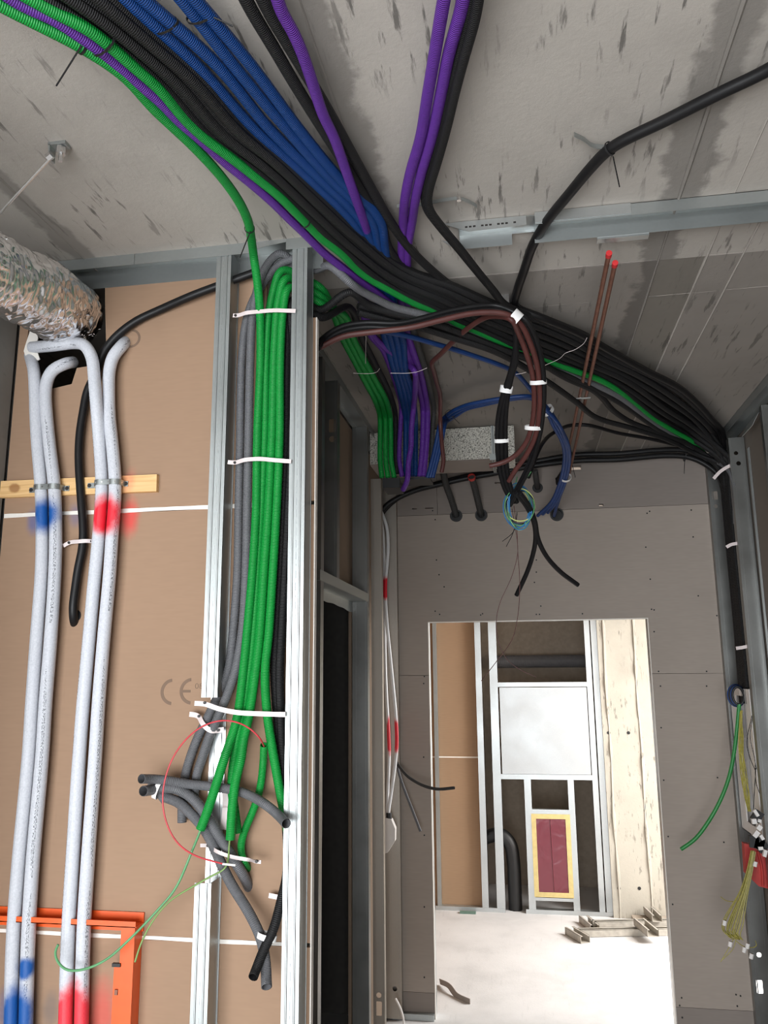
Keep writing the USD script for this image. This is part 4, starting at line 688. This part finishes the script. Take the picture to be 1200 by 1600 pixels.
# cable ties with tails
def tie(label, c, d, r, tail, rx=None, mt='blackplastic'):
    t = thing('cable_tie', label, 'cable tie'); d = np.asarray(d, float)
    put('loop', band(c, d, np.cross(d, [0, 0, 1]), rx or r, r, .0045, .0012), M[mt], t)
    if tail is not None: put('tail', Tm([tail[0], (tail[0]+tail[1])/2, tail[1]], .0016, 6, .02), M[mt], t)
def zz(px, py, z): return at(px, py, z=z)
tie('black cable tie with a long tail on the leftmost green conduit', zz(129, 74, 2.93), zz(150, 88, 2.93)-zz(110, 62, 2.93), .0125, (zz(127, 72, 2.915), zz(88, 134, 2.90)))
tie('black cable tie round the purple and green conduits at upper left', zz(162, 72, 2.925), zz(190, 92, 2.925)-zz(140, 55, 2.925), .014, None, .030)
tie('black tie where the green conduit drops over the ceiling track', zz(390, 357, 2.93), zz(393, 375, 2.93)-zz(386, 345, 2.93), .0125, (zz(391, 362, 2.915), zz(375, 402, 2.90)))
tie('black tie on the long green conduit near the ceiling track', zz(477, 348, zc3), zz(500, 370, zc3)-zz(450, 322, zc3), .013, None)
tie('black tie with a tail on the upper pair of blue conduits', zz(312, 25, 2.955), zz(345, 80, 2.955)-zz(290, 0, 2.955), .014, (zz(327, 24, 2.95), zz(364, 41, 2.94)), .026)
tie('black tie on the lower pair of blue conduits at the top', zz(258, 40, 2.955), zz(300, 90, 2.955)-zz(220, 0, 2.955), .014, None, .028)
tie('black tie with a hanging tail on the lone conduit at right', zz(953, 232, 2.975), zz(985, 214, 2.975)-zz(925, 255, 2.975), .0155, (zz(958, 245, 2.96), zz(968, 292, 2.93)))
tie('black tie with a tail on the cables over the end wall, beside the copper pipes', at(893, 716, y=4.53), (1, 0, 0), .035, (at(893, 722, y=4.5), at(899, 746, y=4.49)))
tie('black tie with a tail on the cables over the end wall, near the right corner', at(1070, 711, y=4.53), (1, 0, -.1), .035, (at(1070, 716, y=4.5), at(1069, 740, y=4.49)))
tie('thin black tie tail on the bend of the blue bunch', at(703, 648, z=2.93), at(712, 640, z=2.93)-at(696, 655, z=2.93), .022, (at(706, 650, z=2.91), at(718, 662, z=2.91)))
for lb_, p_ in (('thin white wire stretched across the green conduits', Q('z', 2.88, (552, 583), (575, 584), (588, 582), (593, 576))), ('thin white wire stretched across the purple and blue conduits', Q('z', 2.88, (610, 583), (640, 583), (652, 581), (667, 575))), ('thin vertical pale wire above the green conduits', Q('z', (2.88, 2.9), (572, 522), (571.5, 545), (571, 568))), ('bent pale wire crossing the black run left of the copper pipes', Q('z', 2.88, (851, 571), (875, 560), (884, 551), (895, 548), (912, 537), (917, 528))), ('short pale wire end behind the brown loop', Q('z', 2.88, (806, 585), (818, 583), (826, 580)))):
    put('tie_wire', Tm(p_, .0011, 6), M['strap'], None, lb_, 'wire')
sw = thing('slab_hanger', 'twisted metal hanger strip on the slab beside the lone black conduit', 'hanger'); put('strip', ribbon([x-np.array([0, 0, .004]) for x in Q('z', 2.99, (897, 208), (912, 215), (925, 225), (950, 228))], .012), M['galv'], sw)
sw = thing('slab_hanger', 'perforated metal hanger strip on the slab right of the steep black pair', 'hanger'); put('strip', ribbon(Q('z', 2.988, (620, 322), (655, 320), (690, 313), (718, 310), (735, 316), (745, 322)), .010), M['galv'], sw); put('screw', disc(zz(717, 311, 2.985), (0, 0, 1), .006, .01, 8), M['lightmetal'], sw)
hk = thing('slab_hook', 'small bright wall anchor where the cable loop hangs from the slab', 'anchor'); hq = zz(786, 470, 2.985)
put('plate', bx(hq[0]-.02, hq[0]+.02, hq[1]-.008, hq[1]+.008, 2.975, ZC), M['lightmetal'], hk); put('screw', disc((hq[0]+.01, hq[1], 2.972), (0, 0, 1), .005, .01, 8), M['lightmetal'], hk)

# ================================================================== END OF THE CORRIDOR
YD = 3.945
dz1 = 2.998; dz0 = at(690, 720, y=YD)[2]; yb_ = at(690, 736, z=dz0)[1]
dx0, dxs, dx1 = at(578, 700, y=YD)[0], at(769, 695, y=YD)[0], at(804, 695, y=YD)[0]
sd_ = thing('speckled_duct', 'speckled pale insulated duct under the slab at the end of the corridor', 'duct')
put('body', bx(dx0, dxs-.004, YD, yb_+.04, dz0, dz1), M['speckle'], sd_); put('flange', cat_(bx(dxs-.004, dxs+.004, YD-.012, yb_+.045, dz0-.012, dz1), bx(dxs+.006, dxs+.012, YD-.012, yb_+.045, dz0-.012, dz1)), M['galv'], sd_); put('end_section', bx(dxs+.012, dx1, YD+.004, yb_+.03, dz0+.004, dz1), M['speckle'], sd_)
put('underside_sheet', bx(dx0, dxs-.006, YD+.002, yb_+.042, dz0-.003, dz0-.0005), M['strip'], sd_); put('corner_clip', bx(dxs-.014, dxs+.018, YD-.02, YD-.012, dz0-.014, dz0+.018), M['galv'], sd_)
bxz = at(610, 776, y=3.6)[2]; jb = thing('cable_sleeve', 'dark open sleeve of the cut green conduit ends, widened as shade at the blue ends', 'cable sleeve')
sx0, sx1 = at(598, 750, y=3.42)[0], at(672, 750, y=3.42)[0]; szt = at(610, 747, y=3.42)[2]
put('body', cat_(bx(sx0, sx0+.075, 3.42, 3.56, bxz, szt), bx(sx0+.075, sx1, 3.43, 3.56, bxz+.035, szt), bx(sx0+.03, sx0+.04, 3.55, 3.56, szt-.01, ZC-.003)), M['blackplastic'], jb)  # right-hand block is a dark stand-in for shade at the blue ends
for k, (p_, lb_) in enumerate((([(692, 734), (697, 758), (705, 780), (713, 806)], 'dark grey conduit into the left round hole of the end wall'), ([(737, 745), (742, 763), (748, 788), (752, 805)], 'dark grey conduit with a red rim into the second round hole of the end wall'))):
    q = Q('y', (4.36, 4.56), *p_[:3])+[at(*p_[3], y=4.66)]
    gcond = cable('grey_conduit', lb_, C, q, .0185, M['darkgrey'], n=16)
    t = put('hole_grommet', band(at(*p_[3], y=4.632), (0, 1, 0), (1, 0, 0), .0265, .0265, .02, .009), M['blackplastic'], None, ['black grommet of the left round hole in the end wall', 'black grommet of the second round hole in the end wall'][k], 'grommet')
put('red_rim', band(at(737, 746, y=4.35), q[1]-q[0], [1, 0, 0], .0186, .0186, .02, .002), M['redplastic'], gcond, 'red rim')
put('hole_grommet', band(at(870, 804, y=4.632), (0, 1, 0), (1, 0, 0), .030, .030, .02, .008), M['blackplastic'], None, 'black grommet of the hole that takes the blue bunch', 'grommet')
cable('black_conduit', 'short dark stub in the end wall behind the wire coil', C, [at(836, 735, y=4.5), at(838, 750, y=4.56), at(840, 762, y=4.66)], .016, M['darkgrey'])
cable('black_conduit', 'short dark stub beside the tape of the blue bunch', C, [at(882, 733, y=4.5), at(876, 742, y=4.56), at(871, 750, y=4.6), at(872, 756, y=4.625)], .012, M['blackcable'], hollow=(False, True))

# white water pipes with red paint in the left corner
RP = [at(603, 919, y=4.45), at(608, 1150, y=4.45), at(619, 1150, y=4.45)]
def pex_mat():
    n, l, cur = paint_nodes({'r': ('rgb_ramp', {'ramp': [(0, lin(226, 226, 226)), (1, lin(236, 236, 236))]})}, [], 'r.color', [(RP[0], (.2, .4, .06), RED, 1.0, .25), (RP[1], (.017, .4, .10), RED, 1.0, .25), (RP[2], (.02, .4, .085), RED, 1.0, .25)])
    return mat('white_pex_pipe', {**n, 'p': ('principled_bsdf', {'roughness': .4})}, l+[(cur, 'p.base_color')])
M['pex'] = pex_mat()
cable('water_pipe', 'white plastic water pipe with red paint bulging right in the left corner', 'pipe', Q('y', 4.45, (596, 800), (604, 822), (606.5, 850), (605, 880), (602.5, 905), (602.5, 940), (605, 980), (609, 1020), (614, 1071), (618.5, 1120), (620, 1160), (617, 1197), (611, 1240), (607, 1268), (607, 1282)), .0095, M['pex'], n=14)
cable('water_pipe', 'white plastic water pipe with red paint nearest the stud in the left corner', 'pipe', Q('y', 4.47, (594, 805), (598, 830), (600, 870), (600.5, 920), (601, 980), (602, 1040), (604, 1090), (607, 1140), (608, 1182), (606, 1230), (604, 1290), (604, 1330)), .009, M['pex'], n=14)
pf = thing('pipe_fitting', 'white plastic pipe fitting at the foot of the red painted pipes', 'pipe fitting')
q = at(609, 1303, y=4.44); q2 = trimesh.util.concatenate([trimesh.convex.convex_hull(np.array([[q[0]-.026, y, q[2]+.085], [q[0]+.012, y, q[2]+.075], [q[0]+.032, y, q[2]+.03], [q[0]+.03, y, q[2]-.03], [q[0]-.01, y, q[2]-.09], [q[0]-.028, y, q[2]-.095]])) for y in (0,)]) if False else trimesh.Trimesh(*(lambda c: (c.vertices, c.faces))(trimesh.PointCloud([[q[0]+dx, q[1]+dy, q[2]+dz] for dy in (-.02, .03) for dx, dz in ((-.026, .085), (.012, .075), (.032, .03), (.03, -.03), (-.01, -.09), (-.028, -.095))]).convex_hull))
put('body', q2, M['whiteplastic'], pf); put('collar', disc((q[0]-.004, q[1], q[2]+.09), (0, 0, 1), .015, .03, 16), M['blackplastic'], pf)
cable('grey_conduit', 'thin grey tube curving right across the door edge', C, Q('y', (4.56, 4.40), (620, 1192), (628, 1203), (638, 1214), (660, 1227), (683, 1233), (710, 1231)), .0078, M['darkgrey'], hollow=(False, True))
cable('grey_conduit', 'thin grey tube hanging straight down left of the door', C, Q('y', (4.56, 4.50), (620, 1194), (627, 1220), (644, 1265), (657, 1299)), .0078, M['grey'], hollow=(False, True))
put('white_cable', Tm(Q('y', 4.5, (618, 1560), (626, 1576), (630, 1590), (632, 1612)), .0055), M['whiteplastic'], None, 'thin white cable near the floor in the left corner', 'cable')

# right corner: flush box, coil, wires, red box
XBX = 1.063
ty0, ty1 = 4.20, 4.575; tz1, tz0 = at(1136, 1073, x=XBX)[2], at(1157, 1292, x=XBX)[2]
wbx = thing('flush_box', 'open white plastic flush box between the right hand studs', 'wall box')
put('back_plate', bx(1.125, 1.130, ty0, ty1, tz0, tz1), M['whiteplastic'], wbx)
fr_ = sbox(ty0, tz0, ty1, tz1).difference(sbox(ty0+.10, tz0+.05, ty1-.11, tz1-.04)); put('rim', wall_yz(fr_, XBX, XBX+.006), M['whiteplastic'], wbx)
put('side_wall', cat_(bx(XBX, 1.128, ty1-.004, ty1, tz0, tz1), bx(XBX, 1.128, ty0, ty1, tz0, tz0+.004), bx(XBX, 1.128, ty0, ty1, tz1-.004, tz1)), M['whiteplastic'], wbx)
cq = at(1153, 1087, y=4.32); hc = thing('hose_coil', 'small dark blue coil at the top of the open white box', 'coil')
for k in range(4):
    t = np.linspace(0, 2*math.pi, 40); put('turn', Tm(np.c_[cq[0]+(.026+.004*k)*np.cos(t)-.004, cq[1]+.012*k-.02+0*t, cq[2]+(.042+.003*k)*np.sin(t)], .006, 8), M['bluecable' if k % 2 else 'blackplastic'], hc)
cable('green_tube', 'smooth green tube arching out of the open white box', 'tube', Q('y', (4.30, 4.42), (1155, 1100), (1152, 1134), (1147.5, 1172), (1140, 1211), (1127, 1247), (1108, 1282), (1086, 1311), (1064, 1327)), .0092, plain('smooth_green_tube', lin(40, 128, 62), .4), hollow=(False, True))
rr = np.random.default_rng(11)
yg = thing('wire_bunch', 'olive yellow wires hanging inside the open white box', 'wires')
for k in range(13):
    put('wire', Tm([at(x+rr.uniform(-4, 4)*(s_+.3), y, y=4.30) for x, y, s_ in ((1158, 1110, .2), (1158, 1150, .9), (1161, 1195, 1.), (1166, 1235, .8), (1171, 1268, .3))], .0022, 6), M['yellowgreen'], yg)
bw = thing('wire_bunch', 'thin black wires beside the stud at the white box', 'wires')
for k, p_ in enumerate(([(1175, 1118), (1168, 1150), (1167, 1165), (1174, 1190), (1181, 1205)], [(1176, 1120), (1172, 1150), (1178, 1180), (1182, 1202)], [(1180, 1195), (1181, 1222), (1187, 1240)], [(1181, 1200), (1178, 1250), (1176, 1290)])): put('wire', Tm(Q('y', 4.10, *p_), .0016, 6), M['blackplastic'], bw)
tr = thing('terminal_cluster', 'cluster of white and dark connector blocks above the red box', 'connectors')
for k, (px, py) in enumerate(((1181, 1270), (1178, 1283), (1186, 1282), (1181, 1303), (1190, 1308), (1188, 1325), (1195, 1333), (1186, 1293))):
    c = at(px, py, y=4.08+.01*(k % 3)); b_ = trimesh.creation.box([.014+.006*(k % 2), .02, .03-.008*(k % 3)]); b_.apply_transform(trimesh.transformations.rotation_matrix(.4*(k % 4)-.5, [0, 1, 0])); b_.apply_translation(c); put('connector', b_, M['whiteplastic'], tr)
for k, (px, py) in enumerate(((1178, 1315), (1186, 1318), (1183, 1275), (1190, 1322))):
    c = at(px, py, y=4.11); b_ = trimesh.creation.box([.04, .02, .05]); b_.apply_transform(trimesh.transformations.rotation_matrix(.3*k, [0, 1, 0])); b_.apply_translation(c); put('dark_block', b_, M['blackplastic'], tr)
rb = thing('red_box', 'red plastic junction box low at the right edge behind the yellow wires', 'junction box')
rp = [at(px, py, y=4.24) for px, py in ((1163, 1318), (1182, 1322), (1215, 1352), (1214, 1392), (1186, 1385), (1166, 1366))]
v_ = trimesh.PointCloud([p_+np.array([0, dy, 0]) for p_ in rp for dy in (0, .05)]).convex_hull; put('body', trimesh.Trimesh(v_.vertices, v_.faces), M['redplastic'], rb)
put('rib', Tm([at(1184, 1330, y=4.235), at(1190, 1355, y=4.235), at(1192, 1384, y=4.235)], .006, 8), M['redplastic'], rb)
yw = thing('wire_bunch', 'yellow green wire bunch with white caps dangling below the red box', 'wires')
for k in range(20):
    s1_, s2_ = rr.uniform(-1, 1), rr.uniform(-1, 1)
    put('wire', Tm([at(x+s1_*w_+s2_*w_*.5, y+s2_*w_*.5, y=4.16-.01*(k % 3)) for x, y, w_ in ((1177, 1330, 2.5), (1171, 1362, 3), (1162, 1395, 4.5), (1153, 1420, 8), (1145, 1443, 11), (1142, 1458, 10), (1151, 1466, 7))], .0023, 6), M['yellowgreen'], yw)
for p_ in ([(1152, 1455), (1145, 1470), (1136, 1486), (1126, 1503)], [(1150, 1465), (1147, 1480), (1137, 1492), (1128, 1500)], [(1150, 1470), (1160, 1478), (1172, 1481), (1183, 1478), (1180, 1470)], [(1160, 1406), (1145, 1409), (1133, 1407), (1126, 1401)]): put('tail', Tm(Q('y', 4.15, *p_), .0018, 6), M['yellowgreen'], yw)
for px, py in ((1132, 1442), (1141, 1475), (1163, 1484), (1168, 1478), (1174, 1494), (1180, 1350)): put('cap', disc(at(px, py, y=4.14), (.3, 0, 1), .009, .022, 10), M['whiteplastic'], yw)
for lb_, p_ in (('white strap round the black conduits at the upper right corner', [(1115, 748), (1124, 738), (1134, 731), (1142, 727)]), ('white strap on the black conduits in the right cavity, upper', [(1135, 855), (1142, 851), (1152, 849)]), ('white strap on the black conduits in the right cavity, lower', [(1150, 1013), (1158, 1012), (1168, 1010)])):
    put('cable_strap', ribbon(Q('y', 4.17, *p_), .016, .002), M['strap'], None, lb_, 'cable strap')

# ================================================================== THINGS OF THE FAR ROOM
ff = thing('far_stud_frame', 'bright metal stud frame across the dark shaft in the far room', 'stud frame')
def fstud(xa_, xb_, ya=1424, z0=.0, z1_=ZC, nm='stud'): put(nm, bx(X6(xa_, ya), X6(xb_, ya), YF-.002, YF+.048, z0, z1_), M['galvbright'], ff)
fstud(754, 764); fstud(777, 790)
xL, xRr = X6(790), X6(937)
put('stud', bx(X6(937), X6(946), YF-.002, YF+.048, 0, ZC), M['galvbright'], ff); put('stud', bx(X6(948), X6(958), YF-.002, YF+.048, 0, ZC), M['galvbright'], ff)
for a, b in ((1066, 1073), (1210, 1218)): put('crossbar', bx(xL, xRr, YF-.003, YF+.045, Z6(b), Z6(a)), M['galvbright'], ff)
q1, q2_ = X6(831), X6(897)
sA0, sA1, sB0, sB1 = X6(829), X6(840), X6(898), X6(908)
put('stud', bx(sA0-.01, sA1-.01, YF-.001, YF+.045, 0, Z6(1218)), M['galvbright'], ff); put('stud', bx(sB0-.005, sB1-.005, YF-.001, YF+.045, 0, Z6(1218)), M['galvbright'], ff)
for a, b in ((1265, 1272), (1403, 1408)): put('crossbar', bx(sA1-.01, sB0-.005, YF-.002, YF+.04, Z6(b, 862), Z6(a, 862)), M['galvbright'], ff)
put('floor_track', cat_(bx(X6(681), X6(790), YF-.006, YF+.048, 0, .03), bx(X6(822), X6(958), YF-.006, YF+.048, 0, .03)), M['galvbright'], ff)
put('edge_stud', bx(X6(684), X6(690), YF-.002, YF+.045, 0, ZC), M['galv'], ff)
sp_ = thing('sheet_metal_panel', 'square bright sheet metal panel fixed in the far stud frame', 'metal panel')
put('sheet', bx(xL+.012, xRr-.006, YF-.004, YF-.001, Z6(1210)+.002, Z6(1074)), M['sheet'], sp_)
rfp = thing('film_panel', 'red plastic film panel taped with yellow border low in the far frame', 'panel')
a0, a1, b0, b1 = sA1-.018, sB0+.0, Z6(1402, 862), Z6(1272, 862)
put('tape_border', wall_xz(sbox(a0, b0, a1, b1).difference(sbox(a0+.035, b0+.035, a1-.035, b1-.035)), YF-.006, YF-.004), plain('yellow_tape', lin(204, 184, 124), .5), rfp)
M['redfilm'] = mat('red_film', {'g': ('geometry', {}), 'n': ('noise_texture', {'scale': 7, 'detail': 2, 'distortion': .5}), 'b': ('bump', {'distance': .014, 'strength': .5}), 'p': ('principled_bsdf', {'base_color': lin(112, 52, 62), 'roughness': .22})}, [('g.position', 'n.vector'), ('n.fac', 'b.height'), ('b.normal', 'p.normal')])
put('film', bx(a0+.034, a1-.034, YF-.003, YF-.002, b0+.034, b1-.034), M['redfilm'], rfp)
put('film_crease', Tm([np.array([(a0+a1)/2+.005, YF-.004, b0+.04]), np.array([(a0+a1)/2+.001, YF-.004, (b0+b1)/2]), np.array([(a0+a1)/2-.002, YF-.004, b1-.04])], .003, 6, .05), M['redfilm'], rfp)
cable('soil_pipe', 'black plastic drain pipe with an elbow standing in the far shaft', 'pipe', [np.array([X6(775)-.1, YF+.12, Z6(1318)]), np.array([X6(785), YF+.10, Z6(1309)]), at(797, 1318, y=YF+.09), at(802, 1345, y=YF+.09), at(804, 1380, y=YF+.09), at(806, 1432, y=YF+.09)], .052, M['blackplastic'], n=20, step=.02)
cable('grey_pipe', 'grey horizontal pipe in the dark shaft above the metal panel', 'pipe', [np.array([X6(775), 7.3, at(780, 1034, y=7.3)[2]]), np.array([.3, 7.3, at(780, 1034, y=7.3)[2]]), np.array([1.0, 7.3, at(780, 1034, y=7.3)[2]])], .055, M['grey'], n=20, step=.1)
# loose metal channels on the floor
def chan(label, p0, p1, w=.06, h=.045, z=0.0):
    p0, p1 = np.array(p0, float), np.array(p1, float); d = p1-p0; L = np.linalg.norm(d[:2]); an = math.atan2(d[1], d[0])
    mm = cat_(bx(0, L, -w/2, w/2, 0, .003), bx(0, L, -w/2, -w/2+.003, 0, h), bx(0, L, w/2-.003, w/2, 0, h), bx(0, L, -w/2, -w/2+.016, h-.003, h), bx(0, L, w/2-.016, w/2, h-.003, h))
    mm.apply_transform(trimesh.transformations.rotation_matrix(an, [0, 0, 1])); mm.apply_translation([p0[0], p0[1], z+.001]); t = thing('metal_channel', label, 'metal channel'); put('profile', mm, M['dusty'], t)
M['dusty'] = plain('dusty_metal', lin(170, 164, 154), .6, .15, var=.2, scale=25)
def fl(px, py): return at(px, py, z=0)[:2]
e1 = fl(892, 1461); e2 = fl(915, 1449); e3 = fl(1100, 1450); e4 = fl(1100, 1440)
chan('front one of two long dusty channels on the far room floor', fl(905, 1463), fl(1105, 1459)); chan('rear one of two long dusty channels on the far room floor', fl(925, 1450), fl(1105, 1446))
chan('short channel under the left end of the front long channel', fl(915, 1474), fl(890, 1459), .07); chan('short channel under the left end of the rear long channel', fl(930, 1456), fl(912, 1441), .07)
chan('short channel lying across the front long channel by the door edge', fl(1022, 1476), fl(1000, 1457), .08, z=.046); chan('short channel lying across the rear long channel by the door edge', fl(1028, 1452), fl(1014, 1438), .07, z=.046)
put('dark_plank', bx(X6(985, 1428), X6(1100, 1428), YF-.16, YF-.06, 0, .035), M['dark'], None, 'dark plank on the floor against the concrete column', 'plank')
gq = fl(731, 1427); put('green_offcut', bx(gq[0]-.06, gq[0]+.06, gq[1]-.02, gq[1]+.02, 0, .012), plain('grey_green_offcut', lin(96, 122, 110), .7), None, 'small grey green offcut on the far floor by the board', 'offcut')
sq = fl(700, 1556); put('floor_scrap', ribbon([np.array([sq[0]-.06, sq[1]+.15, .02]), np.array([sq[0], sq[1]+.06, .03]), np.array([sq[0]+.05, sq[1]-.02, .012]), np.array([sq[0]+.13, sq[1]-.1, .012])], .03, .004), M['strip'], None, 'torn grey scrap on the floor just inside the door opening', 'scrap')
bp = fl(668, 1588); put('floor_track', cat_(bx(bp[0]-.18, DX0-.002, YW-.03, YW-.002, 0, .03)), M['galv'], None, 'short floor track at the foot of the left door edge', 'metal track')
